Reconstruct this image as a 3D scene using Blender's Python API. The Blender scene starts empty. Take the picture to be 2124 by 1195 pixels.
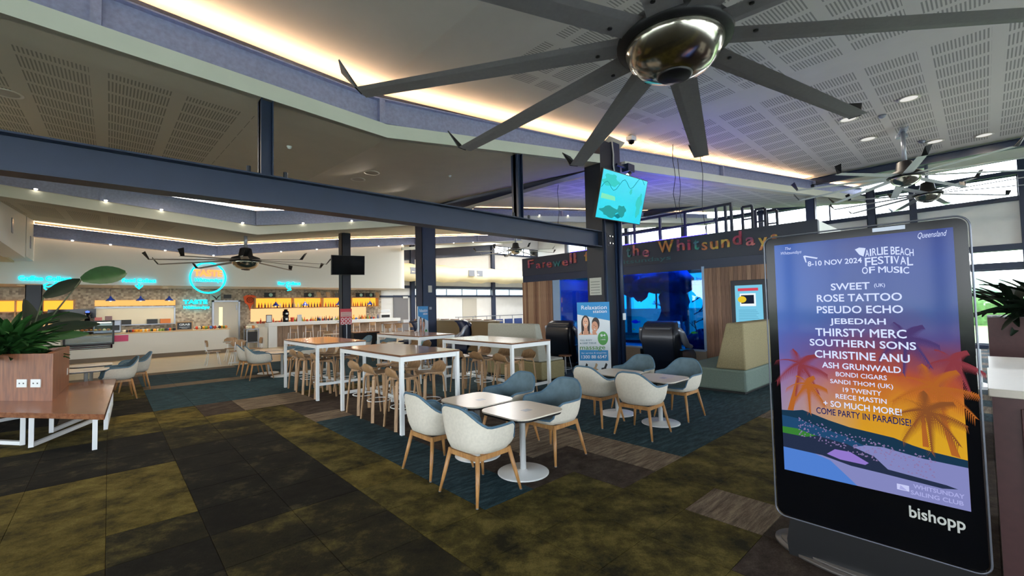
import bpy, math, random
from mathutils import Vector, Matrix
random.seed(7)
PI=math.pi
sc=bpy.context.scene
COL=sc.collection
# ---------------- camera ----------------
cam=bpy.data.cameras.new('camera'); co=bpy.data.objects.new('camera',cam); COL.objects.link(co)
cam.sensor_width=36; cam.lens=36*903.8/2124; cam.clip_start=.05; cam.clip_end=2000
_r=Vector((0.73473323,-0.67800362,-0.02186739)); _u=Vector((-0.01185193,-0.04506119,0.99891392)); _f=Vector((0.67825262,0.73367608,0.0411436))
m=Matrix((_r,_u,-_f)).transposed().to_4x4(); m.translation=Vector((0,0,1.75)); co.matrix_world=m
sc.camera=co
# ---------------- world, exposure ----------------
sc.view_settings.view_transform='Standard'; sc.view_settings.look='None'; sc.view_settings.gamma=1
sc.view_settings.use_curve_mapping=False; sc.view_settings.exposure=0.32
w=bpy.data.worlds.new('sky'); sc.world=w; w.use_nodes=True
nt=w.node_tree; bg=nt.nodes['Background']
tc=nt.nodes.new('ShaderNodeTexCoord'); sp=nt.nodes.new('ShaderNodeSeparateXYZ'); cr=nt.nodes.new('ShaderNodeValToRGB')
nt.links.new(tc.outputs['Generated'],sp.inputs[0]); nt.links.new(sp.outputs['Z'],cr.inputs[0])
cr.color_ramp.elements[0].position=0.0; cr.color_ramp.elements[0].color=(.93,.95,.97,1)
cr.color_ramp.elements[1].position=.6; cr.color_ramp.elements[1].color=(.72,.82,.97,1)
nt.links.new(cr.outputs[0],bg.inputs[0]); bg.inputs[1].default_value=10.0
sun=bpy.data.lights.new('sun','SUN'); so=bpy.data.objects.new('sun',sun); COL.objects.link(so)
sun.energy=5.0; sun.angle=.3; sun.color=(1,.95,.88); so.rotation_euler=(math.radians(35),0,math.radians(150))
# ---------------- materials ----------------
MATS={}
def S(h):
    h=h.lstrip('#'); c=[int(h[i:i+2],16)/255 for i in (0,2,4)]
    return tuple([(x/12.92 if x<=.04045 else ((x+.055)/1.055)**2.4) for x in c])+(1,)
def mat(name,col,rough=.6,metal=0,emit=0,emcol=None,noise=0,nscale=8,coat=0,stretch=None,bump=0,spec=.5,alpha=None):
    m=bpy.data.materials.new(name); m.use_nodes=True; t=m.node_tree; b=t.nodes['Principled BSDF']
    c=S(col) if isinstance(col,str) else col
    b.inputs['Base Color'].default_value=c; b.inputs['Roughness'].default_value=rough; b.inputs['Metallic'].default_value=metal
    b.inputs['Specular IOR Level'].default_value=spec
    if coat: b.inputs['Coat Weight'].default_value=coat; b.inputs['Coat Roughness'].default_value=.03
    if emit:
        b.inputs['Emission Color'].default_value=S(emcol) if isinstance(emcol,str) else (emcol or c); b.inputs['Emission Strength'].default_value=emit
    if noise or bump:
        tcn=t.nodes.new('ShaderNodeTexCoord'); mp=t.nodes.new('ShaderNodeMapping'); n=t.nodes.new('ShaderNodeTexNoise')
        t.links.new(tcn.outputs['Object'],mp.inputs[0]); t.links.new(mp.outputs[0],n.inputs[0])
        if stretch: mp.inputs['Scale'].default_value=stretch
        n.inputs['Scale'].default_value=nscale; n.inputs['Detail'].default_value=6
        if noise:
            r=t.nodes.new('ShaderNodeValToRGB'); r.color_ramp.elements[0].position=.3; r.color_ramp.elements[1].position=.7
            r.color_ramp.elements[0].color=tuple(x*(1-noise) for x in c[:3])+(1,); r.color_ramp.elements[1].color=tuple(min(1,x*(1+noise)) for x in c[:3])+(1,)
            t.links.new(n.outputs[0],r.inputs[0]); t.links.new(r.outputs[0],b.inputs['Base Color'])
        if bump:
            bp=t.nodes.new('ShaderNodeBump'); bp.inputs['Strength'].default_value=bump; bp.inputs['Distance'].default_value=.01
            t.links.new(n.outputs[0],bp.inputs['Height']); t.links.new(bp.outputs[0],b.inputs['Normal'])
    MATS[name]=m; return m
def emis(name,col,st):
    m=bpy.data.materials.new(name); m.use_nodes=True; t=m.node_tree; t.nodes.clear()
    e=t.nodes.new('ShaderNodeEmission'); o=t.nodes.new('ShaderNodeOutputMaterial'); t.links.new(e.outputs[0],o.inputs[0])
    e.inputs[0].default_value=S(col) if isinstance(col,str) else col; e.inputs[1].default_value=st; MATS[name]=m; return m
def glass(name,tint,gloss=.08,rough=.02):
    m=bpy.data.materials.new(name); m.use_nodes=True; t=m.node_tree; t.nodes.clear()
    a=t.nodes.new('ShaderNodeBsdfTransparent'); g=t.nodes.new('ShaderNodeBsdfGlossy'); x=t.nodes.new('ShaderNodeMixShader'); o=t.nodes.new('ShaderNodeOutputMaterial')
    f=t.nodes.new('ShaderNodeFresnel'); mm=t.nodes.new('ShaderNodeMath'); mm.operation='MULTIPLY_ADD'; mm.inputs[1].default_value=1.0; mm.inputs[2].default_value=gloss
    f.inputs[0].default_value=1.4
    t.links.new(f.outputs[0],mm.inputs[0]); t.links.new(mm.outputs[0],x.inputs[0])
    a.inputs[0].default_value=tint; g.inputs['Roughness'].default_value=rough
    t.links.new(a.outputs[0],x.inputs[1]); t.links.new(g.outputs[0],x.inputs[2]); t.links.new(x.outputs[0],o.inputs[0]); MATS[name]=m; return m
def wood(name,c1,c2,axis='X',rough=.4,scale=3,coat=0):
    m=bpy.data.materials.new(name); m.use_nodes=True; t=m.node_tree; b=t.nodes['Principled BSDF']
    tcn=t.nodes.new('ShaderNodeTexCoord'); mp=t.nodes.new('ShaderNodeMapping'); n=t.nodes.new('ShaderNodeTexNoise'); r=t.nodes.new('ShaderNodeValToRGB')
    t.links.new(tcn.outputs['Object'],mp.inputs[0]); t.links.new(mp.outputs[0],n.inputs[0]); t.links.new(n.outputs[0],r.inputs[0]); t.links.new(r.outputs[0],b.inputs['Base Color'])
    s={'X':(1,9,9),'Y':(9,1,9),'Z':(9,9,1)}[axis]; mp.inputs['Scale'].default_value=s
    n.inputs['Scale'].default_value=scale; n.inputs['Detail'].default_value=5; n.inputs['Distortion'].default_value=.6
    r.color_ramp.elements[0].position=.35; r.color_ramp.elements[1].position=.68
    r.color_ramp.elements[0].color=S(c1); r.color_ramp.elements[1].color=S(c2)
    b.inputs['Roughness'].default_value=rough
    if coat: b.inputs['Coat Weight'].default_value=coat; b.inputs['Coat Roughness'].default_value=.1
    MATS[name]=m; return m
def carpet(name,cols,stretch=(1,1,1),scale=3.,contrast=(.38,.62)):
    m=bpy.data.materials.new(name); m.use_nodes=True; t=m.node_tree; b=t.nodes['Principled BSDF']; b.inputs['Roughness'].default_value=.95; b.inputs['Specular IOR Level'].default_value=.15
    g=t.nodes.new('ShaderNodeNewGeometry'); mp=t.nodes.new('ShaderNodeMapping'); n=t.nodes.new('ShaderNodeTexNoise'); r=t.nodes.new('ShaderNodeValToRGB')
    t.links.new(g.outputs['Position'],mp.inputs[0]); mp.inputs['Rotation'].default_value=(0,0,.75); mp.inputs['Scale'].default_value=stretch
    t.links.new(mp.outputs[0],n.inputs[0]); n.inputs['Scale'].default_value=scale; n.inputs['Detail'].default_value=10; n.inputs['Roughness'].default_value=.74
    t.links.new(n.outputs[0],r.inputs[0])
    e=r.color_ramp.elements; e[0].position=contrast[0]; e[0].color=S(cols[0]); e[1].position=contrast[1]; e[1].color=S(cols[-1])
    if len(cols)==3: k=e.new((contrast[0]+contrast[1])/2); k.color=S(cols[1])
    # fine pile
    n2=t.nodes.new('ShaderNodeTexNoise'); n2.inputs['Scale'].default_value=90; t.links.new(g.outputs['Position'],n2.inputs[0])
    mx=t.nodes.new('ShaderNodeMix'); mx.data_type='RGBA'; mx.blend_type='OVERLAY'; mx.inputs[0].default_value=.55
    t.links.new(r.outputs[0],mx.inputs[6]); t.links.new(n2.outputs[0],mx.inputs[7]); t.links.new(mx.outputs[2],b.inputs['Base Color'])
    MATS[name]=m; return m
def perf(name,col,cell=(1.2,.6),fill=(.9,.78),pitch=.055,rot=0,org=(0,0),strips=True):
    """painted ceiling board with panels of small perforations"""
    m=bpy.data.materials.new(name); m.use_nodes=True; t=m.node_tree; b=t.nodes['Principled BSDF']; b.inputs['Roughness'].default_value=.8; b.inputs['Specular IOR Level'].default_value=.2
    g=t.nodes.new('ShaderNodeNewGeometry'); mp=t.nodes.new('ShaderNodeMapping'); mp.inputs['Rotation'].default_value=(0,0,rot); mp.inputs['Location'].default_value=(org[0],org[1],0)
    t.links.new(g.outputs['Position'],mp.inputs[0]); sp=t.nodes.new('ShaderNodeSeparateXYZ'); t.links.new(mp.outputs[0],sp.inputs[0])
    def M(op,a,b_=None,c=None):
        n=t.nodes.new('ShaderNodeMath'); n.operation=op
        for i,v in enumerate((a,b_,c)):
            if v is None: continue
            if isinstance(v,(int,float)): n.inputs[i].default_value=v
            else: t.links.new(v,n.inputs[i])
        return n.outputs[0]
    def frac(o,per,f): # 1 inside first f of each period
        return M('LESS_THAN',M('FRACT',M('DIVIDE',M('ADD',o,600.0),per)),f)
    x,y=sp.outputs[0],sp.outputs[1]
    p=M('MULTIPLY',frac(x,cell[0],fill[0]),frac(y,cell[1],fill[1]))
    d=frac(x if not strips else y,pitch,.45)
    k=M('MULTIPLY',p,d)
    mx=t.nodes.new('ShaderNodeMix'); mx.data_type='RGBA'; t.links.new(k,mx.inputs[0]); c=S(col)
    mx.inputs[6].default_value=c; mx.inputs[7].default_value=tuple(v*.5 for v in c[:3])+(1,)
    t.links.new(mx.outputs[2],b.inputs['Base Color']); MATS[name]=m; return m
white=mat('white_paint','#dcdedd',.6,noise=.03,nscale=3)
fascia_m=mat('fascia_white','#d2d4c8',.55,noise=.03,nscale=2)
ceil_m=mat('ceiling_paint','#c3bba8',.8,spec=.2,noise=.03,nscale=2)
ceilp=perf('ceiling_perforated','#c3bba8',(.8,.5),(.8,.8),.036,strips=False,org=(.06,0))
ceilu=perf('upper_ceiling_perforated','#c5c0b8',(.62,.94),(.78,.82),.05,strips=True,org=(-.127,.019))
ceilun=mat('upper_ceiling_plain','#c5c0b8',.8,spec=.2,noise=.03,nscale=2)
bulk_m=mat('bulkhead_white','#d8dad6',.6)
galv=mat('galvanised_steel','#989fc2',.42,.4,noise=.12,nscale=18,bump=.05)
navy=mat('navy_paint','#1c2b47',.42,noise=.06,nscale=4)
navyd=mat('dark_navy_paint','#171d2b',.45)
clad=mat('dark_cladding','#22252f',.5)
cove=emis('cove_led','#ffd0a0',26)
whm=mat('white_metal','#d8dcdc',.35); whm2=mat('white_metal_worn','#c9cccc',.35,.1)
tabw=wood('walnut_table_top','#6b4a35','#8f6648','Y',.22,2.2,.4)
oak=wood('oak_ply','#8a6a48','#ab8862','Z',.45,3)
oakl=wood('oak_leg','#93683c','#b0834f','Z',.42,4)
plyedge=mat('ply_edge','#b08a60',.5)
shellm=mat('felt_grey_shell','#cbc6b8',.85,noise=.06,nscale=40,spec=.2)
tealf=mat('teal_fabric','#5d727c',.8,noise=.14,nscale=12,spec=.25); tealr=mat('teal_piping','#456478',.7)
laminate=mat('cream_laminate','#cfc6b8',.3,noise=.03,nscale=20)
black=mat('black_plastic','#0c0d10',.4); blackg=mat('black_gloss','#07080c',.12,spec=.22)
leather=mat('black_leather','#0f1726',.33,noise=.1,nscale=5,coat=.15); navyl=mat('navy_leather','#121b35',.4)
edgem=mat('dark_chrome','#6a6e78',.35,.6); silver=mat('silver_plastic','#9298a3',.3,.5); chrome=mat('polished_metal','#b9b4a6',.16,1,noise=.15,nscale=1.5,stretch=(4,4,.6))
fanb=mat('fan_blade','#98989a',.5,.15,noise=.05,nscale=30); fand=mat('fan_dark','#1b1b1e',.5,.3)
redw=wood('red_wood','#6c3c20','#8c5632','Z',.5,2.5,0); redt=wood('red_wood_top','#693c20','#875634','X',.25,2.5,.3)
redd=mat('maroon_laminate','#4a2c2c',.5,noise=.08,nscale=20)
booth_y=mat('mustard_tweed','#8d8467',.9,noise=.15,nscale=60,spec=.1); booth_g=mat('sage_felt','#6d7d75',.9,noise=.08,nscale=40,spec=.1); booth_gr=mat('grey_green_felt','#94948a',.9,noise=.06,nscale=30,spec=.1); booth_t=mat('olive_tweed','#867d5e',.9,noise=.12,nscale=50,spec=.1)
tile_m=mat('beige_tiles','#8c8171',.5)
def tilemat():
    t=tile_m.node_tree; b=t.nodes['Principled BSDF']; g=t.nodes.new('ShaderNodeNewGeometry'); v=t.nodes.new('ShaderNodeTexVoronoi'); v.inputs['Scale'].default_value=13; v.inputs['Randomness'].default_value=.35
    r=t.nodes.new('ShaderNodeValToRGB'); r.color_ramp.elements[0].color=S('#7d7162'); r.color_ramp.elements[1].color=S('#bcae98')
    sp=t.nodes.new('ShaderNodeSeparateColor'); t.links.new(g.outputs['Position'],v.inputs[0]); t.links.new(v.outputs['Color'],sp.inputs[0]); t.links.new(sp.outputs[0],r.inputs[0]); t.links.new(r.outputs[0],b.inputs['Base Color'])
tilemat()
amber=emis('amber_backlight','#ffa136',1.5); wallglow=emis('amber_wall_glow','#ffbf85',1.1)  # second one: amber glow on the wall, put into an emissive colour
greyd=mat('grey_door','#74757a',.5); greyl=mat('light_grey_door','#b5b3aa',.5)
green1=mat('leaf_green','#1f4420',.55,spec=.2,noise=.2,nscale=6); green2=mat('leaf_dark','#101f12',.6,spec=.2,noise=.2,nscale=6); green3=mat('leaf_mid','#2f5a2a',.55,spec=.2,noise=.25,nscale=6); stemg=mat('stem_green','#33402a',.5); soil=mat('soil','#1e150f',.95)
glassw=glass('window_glass',(.97,.99,1,1),.03); glassa=glass('aquarium_glass',(.2,.70,.95,1),.05); glassb=glass('aquarium_back_glass',(.2,.74,.97,1),.02); glassc=glass('case_glass',(.9,.93,.93,1),-.02)
timber=wood('timber_floor','#a49373','#bba988','X',.35,2)
C_ol=carpet('carpet_olive',['#1d1a0c','#423b18','#61572a'],scale=2.6)
C_ye=carpet('carpet_moss',['#322c13','#54491d','#6e6230'],scale=2.6)
C_dk=carpet('carpet_dark',['#110f0c','#1c1a14','#45402a'],scale=2.2,contrast=(.4,.68))
C_mo=carpet('carpet_mottled',['#15130d','#292516','#595028'],scale=2.2,contrast=(.36,.68))
C_te=carpet('carpet_teal',['#17262b','#21373f','#344c54'],(1,5,1),4)
C_br=carpet('carpet_brown',['#2b231e','#3a312b','#494037'],(1,1.5,1),5)
C_ta=carpet('carpet_taupe',['#483e35','#665a4d','#827562'],(.7,7,1),3.4)
# ---------------- mesh helpers ----------------
class MB:
    def __init__(s): s.v=[]; s.f=[]; s.mi=[]; s.cur=0
    def add(s,vs,fs):
        n=len(s.v); s.v+= [tuple(v) for v in vs]; s.f+=[tuple(i+n for i in f) for f in fs]; s.mi+=[s.cur]*len(fs); return s
    def box(s,x0,x1,y0,y1,z0,z1,M=None):
        vs=[(x,y,z) for z in (z0,z1) for y in (y0,y1) for x in (x0,x1)]
        if M: vs=[M@Vector(v) for v in vs]
        return s.add(vs,[(0,2,3,1),(4,5,7,6),(0,1,5,4),(2,6,7,3),(0,4,6,2),(1,3,7,5)])
    def bar(s,a,b,w,h=None,up=(0,0,1)):
        h=h or w; a=Vector(a); b=Vector(b); d=(b-a).normalized(); up=Vector(up)
        if abs(d.dot(up))>.99: up=Vector((1,0,0))
        x=d.cross(up).normalized()*w/2; y=x.cross(d).normalized()*h/2
        vs=[a-x-y,a+x-y,a+x+y,a-x+y,b-x-y,b+x-y,b+x+y,b-x+y]
        return s.add(vs,[(0,3,2,1),(4,5,6,7),(0,1,5,4),(1,2,6,5),(2,3,7,6),(3,0,4,7)])
    def tube(s,path,r,seg=8,closed=False,cap=True):
        P=[Vector(p) for p in path]; n=len(P); R=r if isinstance(r,(list,tuple)) else [r]*n
        vs=[];prev=None
        for i,p in enumerate(P):
            if closed: t=(P[(i+1)%n]-P[i-1])
            else: t=(P[min(i+1,n-1)]-P[max(i-1,0)])
            t.normalize()
            if prev is None:
                a=Vector((0,0,1)) if abs(t.z)<.9 else Vector((1,0,0)); x=t.cross(a).normalized()
            else: x=(prev-t*prev.dot(t)).normalized()
            prev=x; y=t.cross(x)
            for k in range(seg):
                a=2*PI*k/seg; vs.append(p+x*math.cos(a)*R[i]+y*math.sin(a)*R[i])
        fs=[]
        for i in range(n if closed else n-1):
            j=(i+1)%n
            for k in range(seg): fs.append((i*seg+k,i*seg+(k+1)%seg,j*seg+(k+1)%seg,j*seg+k))
        if not closed and cap: fs.append(tuple(range(seg))[::-1]); fs.append(tuple((n-1)*seg+k for k in range(seg)))
        return s.add(vs,fs)
    def lathe(s,prof,c=(0,0,0),seg=24,M=None):
        vs=[];fs=[];n=len(prof)
        for r,z in prof:
            for k in range(seg):
                a=2*PI*k/seg; v=Vector((c[0]+r*math.cos(a),c[1]+r*math.sin(a),c[2]+z)); vs.append(M@v if M else v)
        for i in range(n-1):
            for k in range(seg): fs.append((i*seg+k,i*seg+(k+1)%seg,(i+1)*seg+(k+1)%seg,(i+1)*seg+k))
        fs.append(tuple(range(seg))[::-1]); fs.append(tuple((n-1)*seg+k for k in range(seg)))
        return s.add(vs,fs)
    def poly(s,pts,th=0,n=(0,0,1)):
        """flat polygon, extruded by th along n"""
        P=[Vector(p) for p in pts]; k=len(P)
        if not th: return s.add(P,[tuple(range(k))])
        n=Vector(n)*th; vs=P+[p+n for p in P]
        return s.add(vs,[tuple(range(k))[::-1],tuple(range(k,2*k))]+[(i,(i+1)%k,(i+1)%k+k,i+k) for i in range(k)])
    def grid(s,rows,closed=False):
        n=len(rows[0]); vs=[p for r in rows for p in r]; fs=[]
        for i in range(len(rows)-1):
            for k in range(n if closed else n-1): fs.append((i*n+k,i*n+(k+1)%n,(i+1)*n+(k+1)%n,(i+1)*n+k))
        return s.add(vs,fs)
    def mesh(s,name,mats,smooth=False):
        me=bpy.data.meshes.new(name); me.from_pydata(s.v,[],s.f)
        for m_ in (mats if isinstance(mats,(list,tuple)) else [mats]): me.materials.append(m_)
        me.polygons.foreach_set('material_index',s.mi)
        if smooth: me.polygons.foreach_set('use_smooth',[True]*len(s.f))
        me.update(); return me
def link(name,data,parent=None,loc=None):
    o=bpy.data.objects.new(name,data); COL.objects.link(o)
    if parent: o.parent=parent
    if loc is not None: o.location=loc
    return o
def obj(name,mb,mt,parent=None,smooth=False,wp=False,bevel=0):
    o=link(name,mb.mesh(name,mt,smooth),parent)
    if wp and parent: # geometry given in world coordinates
        base=parent; off=Vector(base.location)
        if base.parent: off=Vector(base.parent.location)+ (Vector(base.location))
        o.location=-off
    if bevel:
        b=o.modifiers.new('bevel','BEVEL'); b.width=bevel; b.segments=2; b.limit_method='ANGLE'
    return o
def tag(o,label=None,cat=None,group=None,kind=None):
    if label: o['label']=label
    if cat: o['category']=cat
    if group: o['group']=group
    if kind: o['kind']=kind
    return o
def thing(name,label,cat,loc=(0,0,0),rz=0,group=None,kind=None):
    o=link(name,None); o.location=loc; o.rotation_euler=(0,0,rz); o.empty_display_size=.1
    return tag(o,label,cat,group,kind)
def dup(root,loc,rz=0,label=None,group=None):
    r=root.copy(); COL.objects.link(r); r.location=loc; r.rotation_euler=(0,0,rz)
    if label: r['label']=label
    if group: r['group']=group
    for ch in list(root.children):
        c=ch.copy(); COL.objects.link(c); c.parent=r
        for g in list(ch.children):
            d=g.copy(); COL.objects.link(d); d.parent=c
    return r
def struct(name,mb,mt,label=None,cat=None,smooth=False,bevel=0):
    o=obj(name,mb,mt,None,smooth,bevel=bevel); return tag(o,label,cat,None,'structure')
FR={'-X':(PI/2,0,-PI/2),'-Y':(PI/2,0,0)}
def text(name,s,loc,w=None,h=None,face='-X',mt=None,parent=None,bold=0,ext=.001,fit=True,rot=None,al='CENTER',shear=0,spacing=1):
    b0=bold; bold=0 if 'M' in s else bold
    cu=bpy.data.curves.new(name,'FONT'); cu.body=s; cu.align_x=al; cu.align_y='CENTER'; cu.offset=bold; cu.extrude=ext; cu.size=1; cu.resolution_u=3; cu.shear=shear; cu.space_character=spacing
    if mt: cu.materials.append(mt)
    o=bpy.data.objects.new(name,cu); COL.objects.link(o); 
    if parent: o.parent=parent
    bpy.context.view_layer.update(); d=o.dimensions
    sx=w/d.x if w else None; sy=h/d.y if h else None
    sx=sx or sy; sy=sy or sx
    o.scale=(sx,sy,1); o.rotation_euler=rot or FR[face]
    l=Vector(loc)
    if parent: l=l-Vector(parent.location)
    o.location=l
    me=bpy.data.meshes.new_from_object(o.evaluated_get(bpy.context.evaluated_depsgraph_get())); me.name=name
    if b0 and 'M' in s: # heavier strokes: overlay slightly shifted copies of the glyph outlines
        vs=[v.co.copy() for v in me.vertices]; fs=[tuple(f.vertices) for f in me.polygons]; V=[];F=[]
        for dx,dy in ((0,0),(b0,0),(-b0,0),(0,b0),(0,-b0)):
            k=len(V); V+=[(v.x+dx,v.y+dy,v.z) for v in vs]; F+=[tuple(i+k for i in f) for f in fs]
        mm=list(me.materials); me=bpy.data.meshes.new(name); me.from_pydata(V,[],F); [me.materials.append(x) for x in mm]
    q=bpy.data.objects.new(name,me); COL.objects.link(q); q.parent=parent; q.location=l; q.rotation_euler=o.rotation_euler; q.scale=o.scale
    bpy.data.objects.remove(o)
    return q
def nth(k,n=0): return (['first','second','third','fourth','fifth','sixth','seventh','eighth','ninth','tenth'][k] if k<10 else '%d%s'%(k+1,{1:'st',2:'nd',3:'rd'}.get((k+1)%10,'th') if (k+1)%100 not in (11,12,13) else 'th'))
def lerp(a,b,t): return a+(b-a)*t
# =====================================================================
# STRUCTURE
# =====================================================================
# --- floor slab and loose-laid carpet tiles (0.6 m grid) ---
mb=MB(); mb.box(-14,21.6,-8,25.1,-.25,-.008); mb.box(21.6,26.3,18,25.1,-.25,-.008); floor=struct('floor',mb,C_br,'commercial carpet tile floor in olive, teal, brown and taupe','floor')
T=.6
def kind(i,j):
    x=i*T+.3; y=j*T+.3
    if y>16.8: return None
    if i==6 and j==2: return C_ta
    if y<1.2 and 3.0<x<9: return C_br
    if y<2.4 and x>2.4: return C_ol if (x<7.2) else (C_te if (i*3+j)%7<4 else C_ta)
    if 2.4<y<3.0 and x>2.4:
        return C_ol if x<3.6 else (C_br if x<4.2 else (C_ta if x<4.8 else C_te))
    if x>4.8 and y>2.4:
        if 4.2<x<6.6 and y>9: return C_te
        return C_ta if (x<5.4 and 4.8<y<5.4) else (C_te if y<8.4 or (i+2*j)%5 else C_br)
    if 4.2<x<4.8 and y<4.8: return C_ta
    if 2.4<x<3.0 and y<7.2: return C_te
    if x>3.0 and 3.0<y<9.6: return C_br if (y>4.2 or x<3.6 or y<3.6) and not(3.6<x<4.2 and 4.2<y<4.8) else C_ta
    if 2.4<x<3.0 and 7.2<y<7.8: return C_ta
    if 2.4<x<3.0 and 7.8<y<9.0: return C_br
    if 1.8<x<3.0 and 9.0<y<10.2: return C_ta
    if 1.2<x<1.8 and 9.0<y<10.2: return C_br
    if 10.2<y<11.4 and -.6<x<.0: return C_ta
    if y>10.2:
        if 13.2<y<13.8 and x>.6: return C_ta
        if 16.2<y: return C_ta if x<3 else C_te
        if x<.6: return C_ol if 12<y<14.4 else (C_br if y>14.4 else C_dk)
        return C_te
    # left / near field
    if 0<=x<.6 and 4.8<y<6.6: return C_ye
    if -1.8<x<0 and 4.2<y<6.6 and not(x<-1.2 and y<5.4): return C_ye
    if .6<x<1.8 and 4.2<y<7.2: return C_dk
    if x<.6 and 6.6<y<8.4: return C_dk
    if x>1.8: return C_ye if (i*5+j*3)%4==0 and y>4.2 else C_ol
    if y<4.2 and x>-1: return C_mo if (i*2+j*5)%5 else (C_ol if x>1 else C_dk)
    if y>8.4: return C_ol if (i+j)%4 else C_ye
    return C_mo
tiles=[]
for i in range(-6,36):
    for j in range(0,28):
        k=kind(i,j)
        if not k: continue
        cx_,cy_=i*T+.3,j*T+.3; d=.678*cx_+.734*cy_
        if d<.9: continue
        l=(.735*cx_-.678*cy_)/d
        if abs(l)>1.3: continue
        if d<3.2 and abs(l)<1.3 and 1.75*903.8/(d+.45)>640 : continue
        tiles.append((d,i,j,k))
tiles.sort(key=lambda t:t[0])
def tile_mb(mb,x,y):
    e=.2985; b=.2945; z0=-.009
    vs=[(x-e,y-e,z0),(x+e,y-e,z0),(x+e,y+e,z0),(x-e,y+e,z0),(x-e,y-e,-.002),(x+e,y-e,-.002),(x+e,y+e,-.002),(x-e,y+e,-.002),(x-b,y-b,0),(x+b,y-b,0),(x+b,y+b,0),(x-b,y+b,0)]
    fs=[(8,9,10,11)]+[(a,(a+1)%4,(a+1)%4+4,a+4) for a in range(4)]+[(a+4,(a+1)%4+4,(a+1)%4+8,a+8) for a in range(4)]
    mb.add(vs,fs)
tm={}
for d,i,j,k in tiles[:290]:
    if k.name not in tm: q=MB(); tile_mb(q,0,0); tm[k.name]=q.mesh('carpet_tile',k)
    link('carpet_tile',tm[k.name],floor,(i*T+.3,j*T+.3,0))
kinds=[C_ol,C_ye,C_dk,C_mo,C_te,C_br,C_ta]; mb=MB()
rest={(i,j):k for d,i,j,k in tiles[290:]}
near={(i,j) for d,i,j,k in tiles[:290]}
for i in range(-23,36):
    for j in range(-13,28):
        if (i,j) in near: continue
        k=rest.get((i,j)) or kind(i,j)
        if not k: continue
        mb.cur=kinds.index(k); tile_mb(mb,i*T+.3,j*T+.3)
o=obj('carpet_field',mb,kinds,floor); o['kind']='stuff'
mb=MB(); mb.box(-14,21.6,16.8,25.1,-.009,.002); o=struct('floor_timber',mb,timber,'pale timber plank floor in front of the cafe counters','floor')
o.name='floor_1'
# --- ceilings. rail: function x -> (y,z) polylines ---
def rail(pts): return [Vector(p) for p in pts]
def at(R,x):
    for a,b in zip(R,R[1:]):
        if a.x<=x<=b.x or b is R[-1]:
            t=(x-a.x)/(b.x-a.x); return a.lerp(b,t)
    return R[0]
XS=[-14,-6,3.3,9.67,12,18.6,21.4]
B1=rail([(-14,6.9,6.4),(3.3,6.9,5.38),(9.6,6.75,6.0),(18.54,3.93,6.0),(21.4,2.95,6.0)])
B2=rail([(-14,15.3,5.9),(3.3,15.3,4.9),(11.9,15.2,6.1),(18.6,10.7,6.05),(21.4,8.9,6.0)])
B3=rail([(-14,22,5.7),(3.3,22,4.58),(8.4,22,5.3),(17.4,22,6.35),(21.4,22,6.8)])
F1=rail([(-14,6.49,5.5),(3.3,6.49,4.54),(9.45,6.45,5.38)])
F1R=rail([(10.2,6.42,5.38),(17.4,4.15,5.4),(21.4,2.8,5.42)])
F2=rail([(-14,15.0,5.4),(3.3,15.0,4.1),(11.9,14.85,5.5),(18.6,10.4,5.5),(21.4,8.6,5.5)])
F3=rail([(12.0,21.95,5.0),(21.4,21.95,6.2)])
def up(R,dz,dy=0): return [p+Vector((0,dy,dz)) for p in R]
def surf(Ra,Rb,xs): return [[at(Ra,x) for x in xs],[at(Rb,x) for x in xs]]
# bay 0 (over the viewer)
def zc0(x): 
    if x<3.5: return 5.70+(3.5-x)*.06
    if x<10: return lerp(5.70,6.30,(x-3.5)/6.5)
    return lerp(6.30,6.10,(x-10)/11.4)
mb=MB(); xs=[-14,-2,1.0,3.5]
def plane0(mb,xs,y0,y1):
    for a,b in zip(xs,xs[1:]): mb.add([(a,y0,zc0(a)),(b,y0,zc0(b)),(b,y1,zc0(b)),(a,y1,zc0(a))],[(0,1,2,3)])
mb.cur=0; plane0(mb,[-14,3.5],-8,7.4); plane0(mb,[3.5,4.9],-8,7.4)
mb.cur=1; plane0(mb,[4.9,10],-8,5.6)
mb.cur=0; plane0(mb,[4.9,10],5.6,7.4); plane0(mb,[10,10.9],-8,7.4); plane0(mb,[18.1,21.4],-8,7.4)
mb.cur=1; plane0(mb,[10.9,18.1],-8,7.4)
struct('ceiling',mb,[ceilun,ceilu],'upper plasterboard ceiling with bands of perforated panels above the fans','ceiling')
# bay 1 soffit: flat margin then rising towards beam 2
def bay(name,Ra,Rb,xs,mats,label,margin=.55,top=.14,m2=1,band=None):
    mb=MB()
    for a,b in zip(xs,xs[1:]):
        pa,pb=at(Ra,a),at(Ra,b); qa,qb=at(Rb,a)+Vector((0,.3,top)),at(Rb,b)+Vector((0,.3,top))
        ma,mb_=pa+Vector((0,margin,0)),pb+Vector((0,margin,0))
        mb.cur=0; mb.add([pa,pb,mb_,ma],[(0,1,2,3)])
        # three strips: plain, perforated, plain
        c=[0,.02,.55,1]; 
        for k,(s,e) in enumerate(zip(c,c[1:])):
            mb.cur=1 if (k==1 and m2 and band and band[0]<=a and b<=band[1]) else 0
            mb.add([ma.lerp(qa,s),mb_.lerp(qb,s),mb_.lerp(qb,e),ma.lerp(qa,e)],[(0,1,2,3)])
    return struct(name,mb,mats,label,'ceiling')
bay('ceiling_1',F1,B2,[-14,-6,1.55,3.3,9.45],[ceil_m,ceilp],'low tan soffit sloping up behind the near white fascia',band=(-14,1.6))
bay('ceiling_2',F1R,B2,[10.2,11.9,14,18.6,21.4],[ceil_m,ceilu],'soffit above the aquarium lit violet by the tank lights',margin=.3,band=(10,22))
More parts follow.
